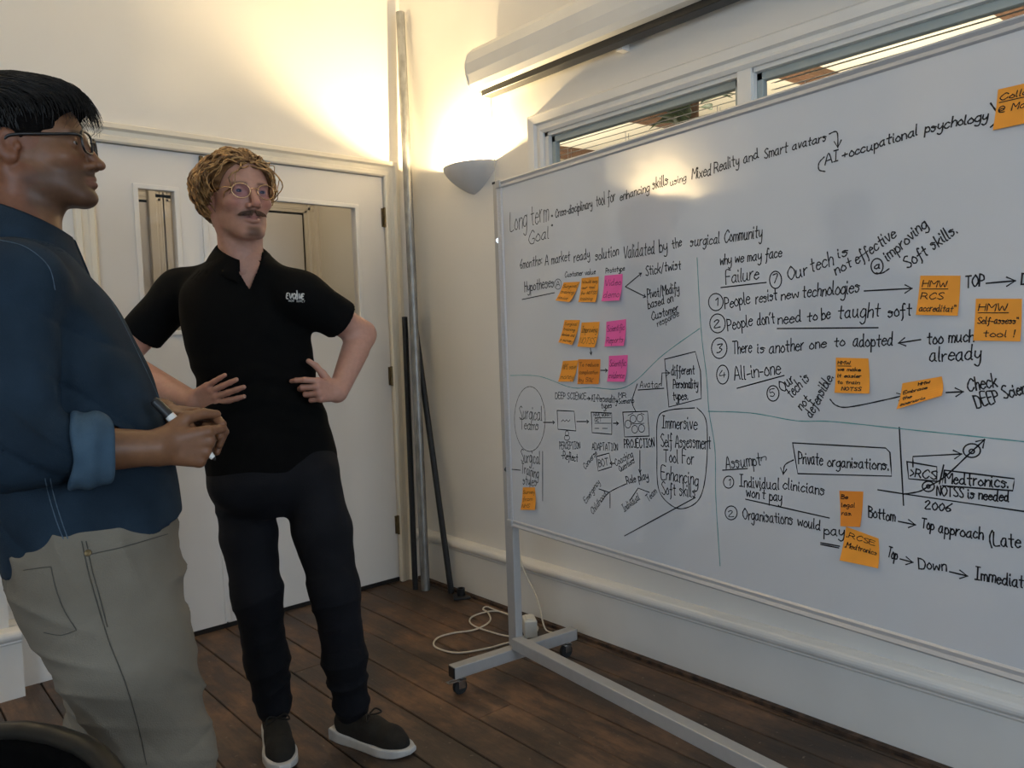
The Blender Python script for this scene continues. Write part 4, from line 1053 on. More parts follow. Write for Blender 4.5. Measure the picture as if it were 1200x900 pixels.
def eyeball(parent, O, R, sx, look, iris):
    c = np.array([0.0315*sx, 0.0762, -0.0012])
    d = unit(np.array(look, float)); u, v = frame(d); V, C, Fq = [], [], []
    n, m = 20, 16; r = 0.0129
    for i in range(m+1):
        t = math.pi*i/m*0.5*1.2
        for j in range(n):
            a = 2*math.pi*j/n; V.append(c + r*(d*math.cos(t) + math.sin(t)*(math.cos(a)*u + math.sin(a)*v)))
            ang = math.degrees(t); C.append((0.008, 0.008, 0.008) if ang < 13 else iris if ang < 32 else (0.40, 0.36, 0.34))
    for i in range(m):
        for j in range(n):
            p = i*n+j; q = i*n+(j+1) % n; Fq.append((p, p+n, q+n, q))
    o = mesh_obj('eye', xform(V, O, R), Fq, M_EYE, parent, smooth=True, colors=np.array(C)); return o
M_EYE = vcol_mat('eye_wet', 0.08, 0.6, amt=0.02, bmp=0)
# ---------------------------------------------------------------- hands
def hand_chain(W, fwd, palm, side, curl, spread=(0.10, 0.02, -0.06, -0.14), scale=1.0, thumb=None):
    """joint chains of a hand. side=+1 when the thumb lies along cross(palm, fwd); curl: four (a1,a2,a3) in degrees"""
    W = np.asarray(W, float); fwd = unit(fwd); palm = unit(np.asarray(palm) - fwd*np.dot(palm, fwd)); th = np.cross(palm, fwd)*side
    lat = [0.028, 0.0095, -0.0095, -0.0265]; kn = [0.088, 0.091, 0.086, 0.077]
    ln = [(0.042, 0.026, 0.021), (0.046, 0.030, 0.022), (0.042, 0.027, 0.021), (0.033, 0.020, 0.018)]
    fingers, mets = [], []
    for i in range(4):
        K = W + (fwd*kn[i] + th*lat[i])*scale
        mets.append((W + (fwd*0.012 + th*lat[i]*0.55)*scale, K))
        d0 = unit(fwd*math.cos(spread[i]) + th*math.sin(spread[i])); pts = [K]; a = 0
        for j in range(3):
            a += math.radians(curl[i][j]); pts.append(pts[-1] + (d0*math.cos(a) + palm*math.sin(a))*ln[i][j]*scale)
        fingers.append(pts)
    if thumb is None: thumb = (0.9, 0.55, 0.35)
    tb = W + (fwd*0.022 + th*0.024 + palm*0.010)*scale
    dirs = thumb if hasattr(thumb[0], '__len__') else [thumb]*3
    pts = [tb]
    for dv, L in zip(dirs, (0.044, 0.033, 0.027)):
        pts.append(pts[-1] + unit(fwd*dv[0] + th*dv[1] + palm*dv[2])*L*scale)
    return fingers, mets, pts
def hand_sdf(P, H, scale=1.0):
    fingers, mets, th = H; s = scale
    pal = None
    for a, b in mets:
        e = cap(P, a, b, 0.0145*s, 0.0108*s); pal = e if pal is None else smin(pal, e, 0.012)
    pal = smin(pal, cap(P, th[0], th[1], 0.0150*s, 0.0118*s), 0.014)
    t = chain(P, th[1:], [0.0108*s, 0.0098*s, 0.0080*s], 0.003)
    d = smin(pal, t, 0.006)
    rr = [(0.0097, 0.0090, 0.0080, 0.0068), (0.0099, 0.0092, 0.0082, 0.0070), (0.0095, 0.0088, 0.0078, 0.0067), (0.0085, 0.0077, 0.0068, 0.0060)]
    fs = None
    for i, f in enumerate(fingers):
        e = chain(P, f, [r*s for r in rr[i]], 0.003); fs = e if fs is None else np.minimum(fs, e)
    return smin(d, fs, 0.006)
def bounds(pts, pad):
    p = np.array(pts); return p.min(0) - pad, p.max(0) + pad
# ================================================================== person in the black polo shirt
M_SKIN_B = vcol_mat('fair_skin', 0.48, 0.4, 90, 0.06, 0.06, 260, sss=0.12)
M_SKIN_A = vcol_mat('brown_skin', 0.45, 0.4, 90, 0.07, 0.06, 260, sss=0.10)
M_POLO = mat('black_pique_cotton', (0.0035, 0.0035, 0.0035), 0.9, spec=0.12, noise=0.2, nscale=40, bump=0.25, bscale=500, sheen=0.0)
M_JEANS = mat('dark_navy_denim', (0.0075, 0.008, 0.0115), 0.85, spec=0.25, noise=0.45, nscale=7, bump=0.25, bscale=400, color2=(0.0035, 0.004, 0.006))
M_LOGO = mat('white_embroidery', (0.62, 0.60, 0.56), 0.7, noise=0.1, nscale=90)
M_SOLE = mat('white_shoe_sole', (0.60, 0.58, 0.55), 0.55, noise=0.15, nscale=25)
M_KNIT = mat('dark_olive_knit', (0.016, 0.013, 0.009), 0.9, noise=0.3, nscale=60, bump=0.4, bscale=500)
M_GOLD = mat('gold_wire', (0.70, 0.46, 0.24), 0.25, metal=1.0, noise=0.05, nscale=20)
M_LENSP = glass_mat('coated_lens', (0.90, 0.86, 0.97))
M_LENS = glass_mat('clear_lens', (0.96, 0.96, 0.96))
def ax2(az):
    a = math.radians(az); f = np.array([math.cos(a), math.sin(a), 0]); return f, np.array([f[1], -f[0], 0])
fB, rB = ax2(-97)
DB = 2.33
lvB = [((322,600),.150,.105,2.32),((321,572),.180,.122,2.32),((320,545),.193,.128,2.33),((313,500),.184,.122,2.33),((304,450),.172,.116,2.33),((293,405),.180,.120,2.34),((286,365),.180,.112,2.345),((281,335),.158,.090,2.35),((282,314),.105,.074,2.35),((284,300),.072,.064,2.35)]
LB = Loft([(atD(*p, D), a, b) for p, a, b, D in lvB], rB, fB)
nbB = atD(284, 306, 2.35)
shR, shL = atD(212, 342, 2.38), atD(355, 347, 2.33)
elR, elL = atD(137, 424, 2.40), atD(424, 392, 2.47)
wrR, wrL = atD(226, 470, 2.235), atD(396, 460, 2.325)
slR = shR + (elR-shR)*0.60; slL = shL + (elL-shL)*0.62
hemB = atD(322, 556, 2.33)[2]
VB = atD(298.5, 338, 2.23)
def polo_raw(P, g=0.0):
    d = LB(P, g)
    d = smin(d, cap(P, nbB - (0, 0, 0.02), shR, 0.052+g, 0.060+g), 0.04)
    d = smin(d, cap(P, nbB - (0, 0, 0.02), shL, 0.052+g, 0.060+g), 0.04)
    a = cap(P, shR, slR, 0.066+g, 0.066+g); b = cap(P, shL, slL, 0.064+g, 0.064+g)
    return d, a, b
def polo(P):
    d, a, b = polo_raw(P)
    fold = 0.0035*wob(P, 11, 1, 5, (1, 1, 0.7)) + 0.002*wob(P, 26, 4, 5)
    # tension folds from the armpits and around the waist
    s = (P - A3(atD(303, 455, 2.22))); fold = fold + 0.0035*np.sin(95*(s[:, 2] + 0.35*np.abs(s @ A3(rB))))*bump(s[:, 2], -0.02, 0.10)
    a = np.maximum(a, (P - A3(slR)) @ A3(unit(elR-shR))); b = np.maximum(b, (P - A3(slL)) @ A3(unit(elL-shL)))
    o = smin(smin(d, a, 0.045), b, 0.045) + fold
    di, ai, bi = polo_raw(P, -0.009)
    ai = np.minimum(ai, cap(P, shR, elR, 0.052, 0.056)); bi = np.minimum(bi, cap(P, shL, elL, 0.052, 0.056))
    inner = smin(smin(di, ai, 0.045), bi, 0.045) + fold
    inner = np.where(P[:, 2] < hemB + 0.02, np.minimum(inner, LB(P, -0.012)), inner)
    o = np.maximum(o, -inner)
    o = np.maximum(o, hemB + 0.006*wob(P, 9, 3) - P[:, 2])
    o = np.maximum(o, -cap(P, nbB + (0, 0, -0.02), nbB + (0, 0, 0.2), 0.066))
    q = P - A3(VB); x = np.abs(q @ A3(rB)); wedge = np.maximum(x - np.maximum(q[:, 2], -0.01)*0.46, -(q @ A3(fB)) - 0.10)
    wedge = np.maximum(wedge, -q[:, 2])
    return np.maximum(o, -wedge)
pts = [shR, shL, slR, slL, nbB, atD(322, 600, 2.32)]
lo, hi = bounds(pts, 0.14)
Vp, Fp = sdf_mesh(polo, lo, hi, 0.0045)

# body under the clothes: torso, arms, neck, legs
hipR, hipL = atD(282, 556, 2.32), atD(362, 552, 2.32)
knR, knL = atD(301, 697, 2.26), atD(393, 690, 2.25)
anR, anL = np.array([0.972, 2.285, 0.085]), np.array([1.140, 2.105, 0.085])
RB = head_axes(-90, -1, -1.0)*np.array([1.09, 1.05, 1.02])[None, :]; OB = atD(279, 229, 2.325)
neck_loc = (np.asarray(nbB) - OB) @ RB / np.array([1.09, 1.05, 1.02])**2
HR_B = hand_chain(wrR, atD(254, 460, 2.19)-wrR, FWD + 0.15*ZU, 1, [(2, 8, 6), (3, 8, 6), (4, 8, 6), (4, 8, 6)], (0.10, 0.03, -0.05, -0.15), 1.0, thumb=[(0.5, 0.7, 0.7), (0.6, 0.4, 0.8), (0.6, 0.3, 0.8)])
HL_B = hand_chain(wrL, atD(372, 457, 2.25)-wrL, atD(340, 470, 2.36)-atD(376, 462, 2.25), 1, [(28, 40, 25), (55, 70, 40), (70, 80, 45), (75, 85, 45)], (0.05, 0.0, -0.05, -0.10), 0.95, thumb=[(0.75, 0.8, 0.1), (0.75, 0.75, 0.2), (0.9, 0.5, 0.3)])
def arm(P, s, e, w, r=(0.050, 0.043, 0.042, 0.029)):
    m = e + (w-e)*0.28
    d = chain(P, [s, e], [r[0], r[1]])
    d = smin(d, chain(P, [e, m, w], [r[1]*0.93, r[2]*1.02, r[3]]), 0.02)
    return d
def part_mesh(fn, pts, pad, h): lo, hi = bounds(pts, pad); return sdf_mesh(fn, lo, hi, h)
fR = lambda P: smin(arm(P, shR, elR, wrR), hand_sdf(P, HR_B, 0.98), 0.016)
fL = lambda P: smin(arm(P, shL, elL, wrL), hand_sdf(P, HL_B, 0.95), 0.016)
skinB = np.array([0.50, 0.265, 0.190])
def skin_cols(V, base, seed=0):
    w = wob(V.astype(F4), 30, seed)[:, None]*0.05 + wob(V.astype(F4), 110, seed+3)[:, None]*0.03
    return np.clip(base*(1 + w*np.array([0.5, 1.0, 1.1])), 0, 1)
partsB = []
for fn, H, s, e, w in ((fR, HR_B, shR, elR, wrR), (fL, HL_B, shL, elL, wrL)):
    v, f = part_mesh(fn, [s, e, w] + [p for fg in H[0] for p in fg] + H[2], 0.065, 0.0024)
    c = skin_cols(v, skinB, 1)
    kn = np.array([fg[i] for fg in H[0] for i in (0, 1, 2)])
    dk = np.min(np.linalg.norm(v[:, None, :] - kn[None], axis=2), 1) if len(v) < 90000 else np.ones(len(v))
    c = c*(1 - np.exp(-(dk/0.012)**2)[:, None]*np.array([0.03, 0.14, 0.14]))
    partsB.append((v, f, c))
def body_core(P):
    d = np.maximum(LB(P, -0.014), hemB + 0.03 - P[:, 2])
    d = smin(d, cap(P, hipR*0.85 + hipL*0.15 - ZU*0.01, hipL*0.85 + hipR*0.15 - ZU*0.01, 0.058), 0.02)
    d = smin(d, chain(P, [hipR, knR, anR], [0.062, 0.048, 0.036]), 0.015); d = smin(d, chain(P, [hipL, knL, anL], [0.062, 0.048, 0.036]), 0.015)
    d = smin(d, cap(P, nbB, shR, 0.045, 0.045), 0.03); d = smin(d, cap(P, nbB, shL, 0.045, 0.045), 0.03)
    return d
v, f = part_mesh(body_core, [hipR, hipL, knR, knL, anR, anL, shR, shL, nbB], 0.13, 0.010)
partsB.append((v, f, skin_cols(v, skinB, 2)))
# head
hfn = lambda P: head_sdf(P, jaw=0.90, nose=1.0, smile=0.010, chin=(0.002, -0.014), neck_to=tuple(neck_loc + np.array([0, 0.0, -0.04])), neck_r=0.054, neck_r2=0.060)
vl, fl = sdf_mesh(hfn, (-0.10, -0.135, -0.25), (0.10, 0.14, 0.135), 0.0021)
def face_cols(v, base, beard, beard_c, lip, mous=None, blush=0.12):
    c = skin_cols(v, base, 4); x, y, z = v.T; X = np.abs(x)
    def mixc(c, col, w): return c*(1-w[:, None]) + np.asarray(col)*w[:, None]
    bl = np.exp(-(((X-0.042)/0.02)**2 + ((z+0.035)/0.02)**2))*(y > 0.04) + np.exp(-((X/0.012)**2 + ((z+0.038)/0.012)**2))*(y > 0.10)
    c = c*(1 - np.clip(bl, 0, 1)[:, None]*np.array([0.0, blush*1.6, blush*1.6]))
    c = c*(1 - (X > 0.070)[:, None]*np.array([0.0, 0.14, 0.12]))
    if beard is not None: c = mixc(c, beard_c, beard(x, y, z))
    zc = -0.0735; lw = np.exp(-((X/0.021)**4))*np.exp(-(((z-zc)/0.0085)**4))*(y > 0.086)
    c = mixc(c, lip, np.clip(lw, 0, 1)*0.8)
    inn = np.exp(-((X/0.02)**4))*np.exp(-(((z-zc)/0.0018)**2))*(y > 0.075)*(y < 0.0955)
    c = mixc(c, (0.05, 0.02, 0.02), np.clip(inn, 0, 1)*0.9)
    eb = np.exp(-((z-0.0195-0.06*(X-0.03)*np.where(X > 0.03, -1, 1))/0.0042)**2)*np.clip((X-0.010)/0.006, 0, 1)*np.clip((0.052-X)/0.008, 0, 1)*(y > 0.05)
    c = mixc(c, beard_c, np.clip(eb, 0, 1)*0.8)
    return c
def beardB(x, y, z):
    X = np.abs(x)
    g = np.exp(-((X/0.020)**4))*np.exp(-(((z+0.113)/0.016)**4))*(y > 0.055)*0.75
    m = np.exp(-((X/0.026)**4))*np.exp(-(((z+0.0575)/0.0075)**4))*(y > 0.08)*0.6
    s = np.clip((-0.045-z)/0.03, 0, 1)*np.clip((y-0.0)/0.03, 0, 1)*0.16
    return np.clip(g + m + s*(z > -0.125), 0, 1)
cl = face_cols(vl, skinB, beardB, (0.115, 0.055, 0.030), (0.40, 0.16, 0.135))
partsB.append((xform(vl, OB, RB), fl, cl))
V, Fq, C = join(partsB)
personB = mesh_obj('person', V, Fq, M_SKIN_B, smooth=True, colors=C, origin=np.array([1.06, 2.2, 0.0]))
tag(personB, 'person with wavy blond hair and moustache in black polo shirt, hands on hips', 'person', 'people at the whiteboard')
polo_o = ao_obj('polo_shirt', Vp, Fp, M_POLO, personB)
for s in (-1, 1): eyeball(personB, OB, RB, s, (0.06, 1, -0.02), (0.05, 0.06, 0.07))
# collar: stand and fall swept round the neck
def collar(parent, c, f, r, m, rad=(0.066, 0.070), zb=0.020, zf=-0.045, fall=0.048, out=0.020, open_=0.42, name='collar', tip=0.018, sub=None):
    V, Fq = [], []; n = 44
    for i in range(n+1):
        t = -math.pi + open_ + (2*math.pi - 2*open_)*i/n          # 0 = back, +-pi = front
        k = (1 + math.cos(t))/2                                     # 1 back, 0 front
        dirv = -f*math.cos(t) + r*math.sin(t)
        e = 1/math.sqrt((math.cos(t)/rad[1])**2 + (math.sin(t)/rad[0])**2)
        zfold = zf + (zb - zf)*k**0.7
        drop = fall + tip*max(0, 1 - min(i, n-i)/7)
        o = out + 0.010*k
        for (rr, dz) in ((e-0.004, -0.030), (e-0.002, -0.004), (e+0.002, 0.002), (e+0.007, -0.002), (e+o*0.65, -drop*0.55), (e+o, -drop)):
            V.append(np.asarray(c) + dirv*rr + ZU*(zfold + dz))
    for i in range(n):
        for j in range(5):
            a = i*6+j; Fq.append((a, a+1, a+7, a+6))
    o = mesh_obj(name, V, Fq, m, parent, smooth=True)
    sd = o.modifiers.new('s', 'SOLIDIFY'); sd.thickness = 0.004; sd.offset = 0
    return o
collar(polo_o, nbB + fB*0.004 + ZU*0.006, fB, rB, M_POLO, zb=0.055, zf=-0.022, fall=0.052, out=0.034, open_=0.40, tip=0.012)
# logo on the chest
bvB = bvh_of(Vp, Fp)
def px_text(txt, x0, y0, x1, y1, h):
    S_, W_ = text_strokes(txt, 0.05); d = np.array([x1-x0, y1-y0], float); up = np.array([0.02, -1.0])
    return [[np.array([x0, y0]) + d*(q[0]/W_) + up*(q[1]/9*h) for q in s] for s in S_]
lg = px_text('EVOLVE', 336, 349.5, 356, 350.5, 6) + [[(349, 350), (348, 340.5)]]
V, Fq = surf_ribbon(bvB, lg, 0.0034); mesh_obj('chest_logo', V, Fq, M_LOGO, polo_o)
V, Fq = surf_ribbon(bvB, px_text('YACHT', 338, 353.3, 345, 353.6, 2.2) + px_text('SUPPLY', 347.5, 353.7, 357, 354.2, 2.2), 0.0011); mesh_obj('chest_logo', V, Fq, M_LOGO, polo_o)

# trousers
def ridge(x): return (1 - np.abs(np.sin(x)))**2
def jeans(P):
    h = Loft_JB(P)
    a = chain(P, [hipR - ZU*0.02, (hipR*0.5+knR*0.5), knR, (knR*0.45+anR*0.55), anR + ZU*0.015], [0.086, 0.078, 0.066, 0.059, 0.050], 0.03)
    b = chain(P, [hipL - ZU*0.02, (hipL*0.5+knL*0.5), knL, (knL*0.45+anL*0.55), anL + ZU*0.015], [0.086, 0.079, 0.069, 0.062, 0.052], 0.03)
    d = smin(np.minimum(a, b), h, 0.028)
    z = P[:, 2]
    w = 0.0035*wob(P, 12, 2, 5, (1, 1, 0.8)) + -0.009*ridge(44*z + 2.2*wob(P, 7, 5) + 14*(P @ A3(rB)))*(bump(z, 0.47, 0.09)*0.8 + bump(z, 0.17, 0.10)*1.1 + bump(z, 0.74, 0.06)*0.6)*np.clip(0.35 + wob(P, 9, 10), 0, 1) + 0.002*wob(P, 32, 7, 4)
    d = d + w
    return np.maximum(d, 0.062 - z)
Loft_JB = Loft([(atD(323, 600, 2.315), .110, .080), (atD(322, 580, 2.32), .174, .116), (atD(321, 565, 2.32), .186, .124), (atD(320, 535, 2.33), .186, .122), (atD(317, 515, 2.33), .17, .11)], rB, fB)
v, f = part_mesh(jeans, [hipR, hipL, knR, knL, anR, anL, atD(317, 520, 2.33)], 0.14, 0.0048)
jeans_o = ao_obj('jeans', v, f, M_JEANS, personB)

# shoes
def shoe(parent, heel, toe, mU, mS, L=0.285):
    heel, toe = np.asarray(heel, float), np.asarray(toe, float); f = unit(toe - heel); r = np.cross(f, ZU); R = np.stack([r, f, ZU], 1)
    tt_ = np.linspace(0, 1, 81); ww_ = np.interp(tt_, [0, .1, .3, .5, .68, .85, .95, 1], [.026, .034, .034, .038, .047, .041, .028, .008])
    ww_ = np.convolve(np.pad(ww_, 7, mode='edge'), np.hanning(15)/np.hanning(15).sum(), 'valid')
    def outline(P, g=0.0):
        x, y = P[:, 0], P[:, 1]
        t = np.clip(y/L, 0, 1)
        hw = np.interp(t, tt_, ww_) + g
        e = np.maximum(np.abs(x - 0.004*np.sin(t*3)) - hw, np.maximum(-y - 0.004 - g, y - L - g)); return e.astype(F4)
    def sole(P):
        return smax(smax(outline(P, 0.004), P[:, 2] - (0.028 + 0.010*np.clip(1-P[:, 1]/0.1, 0, 1)), 0.006), -P[:, 2] + 0.012*np.clip((P[:, 1]-0.21)/0.08, 0, 1)**2, 0.004)
    def upper(P):
        d = chain(P, [(0, .055, .05), (0, .14, .045), (0.003, .215, .034), (0.003, .245, .030)], [.040, .042, .040, .028], 0.02)
        d = smin(d, cap(P, (0, .045, .06), (0, .06, .115), .040, .036), 0.02)
        d = smax(d, outline(P, 0.001), 0.012)
        return np.maximum(np.maximum(d, 0.02 - P[:, 2]), P[:, 2] - 0.105)
    sh = empty('shoe', heel, parent=parent)
    for nm, fn, m, hi in (('sole', sole, mS, 0.06), ('upper', upper, mU, 0.13)):
        v, f_ = sdf_mesh(fn, (-0.07, -0.02, -0.01), (0.07, 0.31, hi), 0.0028); ao_obj(nm, xform(v, heel, R), f_, m, sh)
    W = lambda p: xform([p], heel, R)[0]
    la = MB()
    for k in range(4):
        y = 0.130 + 0.021*k; z = 0.088 - 0.0085*k
        la.tube(smooth_path([W((-.028, y, z-.014)), W((-.014, y+.004, z)), W((.014, y+.006, z)), W((.028, y, z-.014))], 4), 0.0024, 6)
    la.tube(smooth_path([W((0, .128, .092)), W((-.024, .135, .104)), W((-.034, .15, .092)), W((-.012, .14, .092)), W((0, .13, .094)), W((.024, .138, .104)), W((.036, .15, .090)), W((.012, .14, .09)), W((0, .13, .094))], 5), 0.0026, 6)
    la.build('shoelace', mU, sh, smooth=True)
    return sh
shoe(personB, (1.115, 2.160, 0), (1.215, 1.895, 0), M_KNIT, M_SOLE)
shoe(personB, (0.990, 2.345, 0), (0.905, 2.075, 0), M_KNIT, M_SOLE)

# glasses
def glasses(parent, O, R, mF, mL, rim, lens, shape='round', y0=0.108, temple_r=0.0014, z0=-0.004):
    g = empty('eyeglasses', xform([(0, y0, 0)], O, R)[0], parent=parent)
    W = lambda p: xform([p], O, R)[0]
    for s in (-1, 1):
        pts = []
        for k in range(33):
            a = 2*math.pi*k/32
            n = 2.0 if shape == 'round' else 3.2
            ca, sa = math.cos(a), math.sin(a)
            x = math.copysign(abs(ca)**(2/n), ca)*lens[0]; z = math.copysign(abs(sa)**(2/n), sa)*lens[1]
            if shape != 'round' and z < 0: x *= 0.92
            pts.append((s*(0.0335) + x, y0 - 0.22*(abs(s*0.0335 + x) - 0.012)**1.0*0.55, z + z0))
        MB().tube([W(p) for p in pts], rim, 8, cap=False).build('rim', mF, g, smooth=True)
        c = np.mean(pts[:-1], 0); V = [W(c)] + [W(p) for p in pts[:-1]]
        mesh_obj('lens', V, [(0, i+1, (i+1) % 32 + 1) for i in range(32)], mL, g)
        e = max(pts, key=lambda p: p[0]*s)
        MB().tube(smooth_path([W((e[0], e[1], e[2]+0.006)), W((s*0.0705, e[1]-0.006, z0+0.008)), W((s*0.0755, e[1]-0.03, z0+0.008)), W((s*0.079, 0.006, z0+0.009)), W((s*0.079, -0.012, z0+0.001)), W((s*0.078, -0.022, z0-0.018))], 6), temple_r, 8).build('temple', mF, g, smooth=True)
        if mF is M_GOLD: MB().tube(smooth_path([W((s*0.0115, y0-0.001, z0-0.004)), W((s*0.010, y0-0.008, z0-0.008))], 4), 0.0012, 6).sphere(W((s*0.0098, y0-0.010, z0-0.010)), 0.0025, 8, 6).build('nose_pad', mF, g)
    MB().tube(smooth_path([W((-0.0125, y0, z0+0.004)), W((0, y0+0.003, z0+0.008)), W((0.0125, y0, z0+0.004))], 6), rim*0.95, 8).build('bridge', mF, g, smooth=True)
    return g
glasses(personB, OB, RB, M_GOLD, M_LENSP, 0.0013, (0.0235, 0.0200), 'round', 0.1075, 0.0015)

# hair
def hair_mat(name, c1, c2, rough=0.45):
    m = bpy.data.materials.new(name); m.use_nodes = True; nt = m.node_tree; N = nt.nodes; L = nt.links; b = N['Principled BSDF']
    tc = N.new('ShaderNodeTexCoord'); n = N.new('ShaderNodeTexNoise'); n.inputs['Scale'].default_value = 55; n.inputs['Detail'].default_value = 6
    L.new(tc.outputs['Object'], n.inputs['Vector']); r = N.new('ShaderNodeValToRGB')
    r.color_ramp.elements[0].position = 0.36; r.color_ramp.elements[0].color = tuple(c1) + (1,); r.color_ramp.elements[1].position = 0.64; r.color_ramp.elements[1].color = tuple(c2) + (1,)
    L.new(n.outputs['Fac'], r.inputs['Fac']); L.new(r.outputs['Color'], b.inputs['Base Color'])
    b.inputs['Roughness'].default_value = rough; b.inputs['Specular IOR Level'].default_value = 0.45
    return m
M_HAIRB = hair_mat('blond_hair', (0.10, 0.042, 0.013), (0.60, 0.34, 0.125))
M_HAIRB0 = hair_mat('blond_hair_roots', (0.10, 0.045, 0.014), (0.17, 0.080, 0.026), 0.7)
M_HAIRA0 = mat('black_hair_roots', (0.006, 0.005, 0.0045), 0.95, spec=0.05, noise=0.3, nscale=120, bump=0.5, bscale=300)
M_HAIRA = hair_mat('black_hair', (0.004, 0.0035, 0.003), (0.012, 0.010, 0.009), 0.4)
M_MOUS = hair_mat('brown_moustache', (0.045, 0.018, 0.009), (0.13, 0.058, 0.026))
EC, ER = np.array([0, -0.012, 0.036]), np.array([0.0765, 0.100, 0.086])
def on_scalp(u): return EC + ER*u
def hairB_cap(P):
    d = ell(P, EC, ER + np.array([0.010, 0.010, 0.002]))
    X = np.abs(P[:, 0])
    d = smin(d, ell(P, (0, -0.058, -0.012), (0.084, 0.068, 0.085)), 0.03)
    d = d + 0.005*wob(P, 55, 3, 5) + 0.003*wob(P, 120, 6, 4)
    # face opening
    face = ell(P, (0, 0.088, -0.022), (0.078, 0.098, 0.104))
    d = smax(d, -face, 0.006)
    earcut = np.maximum(np.maximum(P[:, 1] + 0.000, -0.06 - P[:, 1]*0), -1)  # nothing forward of the ears low down
    d = np.maximum(d, np.where(P[:, 2] < -0.005, P[:, 1] + 0.012 - 0*X, -1).astype(F4))
    return np.maximum(d, -0.098 - P[:, 2])
hv, hf = sdf_mesh(hairB_cap, (-0.12, -0.16, -0.12), (0.12, 0.12, 0.16), 0.003)
hairB = ao_obj('hair', xform(hv, OB, RB), hf, M_HAIRB0, personB)
def lockB(q):
    u, L, ph = q; p = on_scalp(u)*1.0; nrm = unit(u/ER); pts = []
    top = np.clip((p[2]-0.055)/0.05, 0, 1); sx = math.copysign(1, p[0] + 1e-6)
    lift = 0.010; n = 13; fr = random.uniform(20, 34); amp = random.uniform(0.004, 0.0095); vol = random.uniform(0.010, 0.030)*(0.5 if p[0] < -0.02 else 1.0); L = L*(1.35 if p[2] < 0.04 and p[0] > -0.03 else 1.0)
    for i in range(n):
        t = i/(n-1)
        q_ = (p - EC)/ER; q_ = q_/np.linalg.norm(q_); nrm = unit(q_/ER)
        hd = np.clip((p[2]-0.05)/0.05, 0, 1)
        flow = np.array([0.35*sx*(1-hd) + 0.25*sx*hd, -0.9*hd - 0.30*(1-hd), 0.10*hd - 1.0*(1-hd)])
        d = unit(flow - nrm*np.dot(flow, nrm)); sd = np.cross(nrm, d)
        off = 0.003 + (lift*(1 - 0.6*hd) - 0.003)*min(1, t*4) + min(1, t*4)*vol*(1 - 0.72*hd)*math.sin(math.pi*min(1, t*0.75 + 0.1))
        pts.append(p + nrm*(off + amp*0.7*math.cos(ph + fr*t*0.35*L/0.08)) + sd*amp*math.sin(ph + fr*t*0.35*L/0.08))
        p = p + d*L/(n-1)
        if p[2] > -0.01: p = EC + ER*unit2((p - EC)/ER)
    return [xform([x], OB, RB)[0] for x in pts]
def unit2(v): return v/np.linalg.norm(v)
sc = []
while len(sc) < 1400:
    u = unit(rng.normal(size=3)); s = on_scalp(u)
    if s[2] < -0.03: continue
    fr_ok = not (s[1] > 0.045 and s[2] < 0.070) and not (s[1] > 0.025 and s[2] < 0.045) and not (s[1] > -0.012 and s[2] < 0.01)
    if not fr_ok: continue
    sc.append((u, random.uniform(0.07, 0.14), random.uniform(0, 6.28)))
v, f = locks(sc, lockB, 13, 0.0027, 4, 0.3)
o = mesh_obj('curls', v, f, M_HAIRB, hairB, smooth=True); o['kind'] = 'stuff'
v, f = locks([(unit(q[0] + rng.normal(size=3)*0.12), q[1]*random.uniform(0.8, 1.25), random.uniform(0, 6.28)) for q in sc[:520] if True], lambda q: lockB(q) if not (on_scalp(q[0])[1] > 0.04 and on_scalp(q[0])[2] < 0.08) else None, 13, 0.0009, 3, 0.4)
o = mesh_obj('fine_strands', v, f, M_HAIRB, hairB, smooth=True); o['kind'] = 'stuff'
# moustache and chin beard
def moust(q):
    s, a, b = q; X = s*(0.002 + 0.028*a); y = 0.1005 - 0.015*a*a; z = -0.0545 - 0.004*a - 0.005*b
    d = np.array([s*(0.4 + 0.9*a), 0.25*(1-a), -1.0]); d = unit(d); p0 = np.array([X, y, z]); L = random.uniform(0.008, 0.014)
    return [xform([p0 + d*L*t + np.array([0, 0.0025*math.sin(math.pi*min(t+.2, 1)), 0])], OB, RB)[0] for t in (0, .5, 1)]
v, f = locks([(random.choice((-1, 1)), random.random(), random.random()) for _ in range(1100)], moust, 3, 0.0007, 3, 0.4)
o = mesh_obj('moustache', v, f, M_MOUS, personB, smooth=True); o['kind'] = 'stuff'
def goat(q):
    s, a, b = q; X = s*0.019*a; z = -0.104 - 0.022*b; y = 0.0975 - 0.008*a*a - 0.010*max(0, b-0.5)*2 - 0.5*max(0, (-0.120-z))*0.4
    d = unit(np.array([s*0.2*a, 0.25, -1.0])); p0 = np.array([X, y - 0.002, z]); L = random.uniform(0.004, 0.008)
    return [xform([p0 + d*L*t], OB, RB)[0] for t in (0, .5, 1)]
v, f = locks([(random.choice((-1, 1)), random.random(), random.random()) for _ in range(420)], goat, 3, 0.0006, 3, 0.4)
o = mesh_obj('chin_beard', v, f, M_MOUS, personB, smooth=True); o['kind'] = 'stuff'
tt = MB().sphere((0, 0.0845, -0.0745), (0.0170, 0.0080, 0.0048), 18, 10); mesh_obj('teeth', xform(tt.V, OB, RB), tt.F, mat('teeth_enamel', (0.62, 0.56, 0.48), 0.25, noise=0.05), personB, smooth=True)
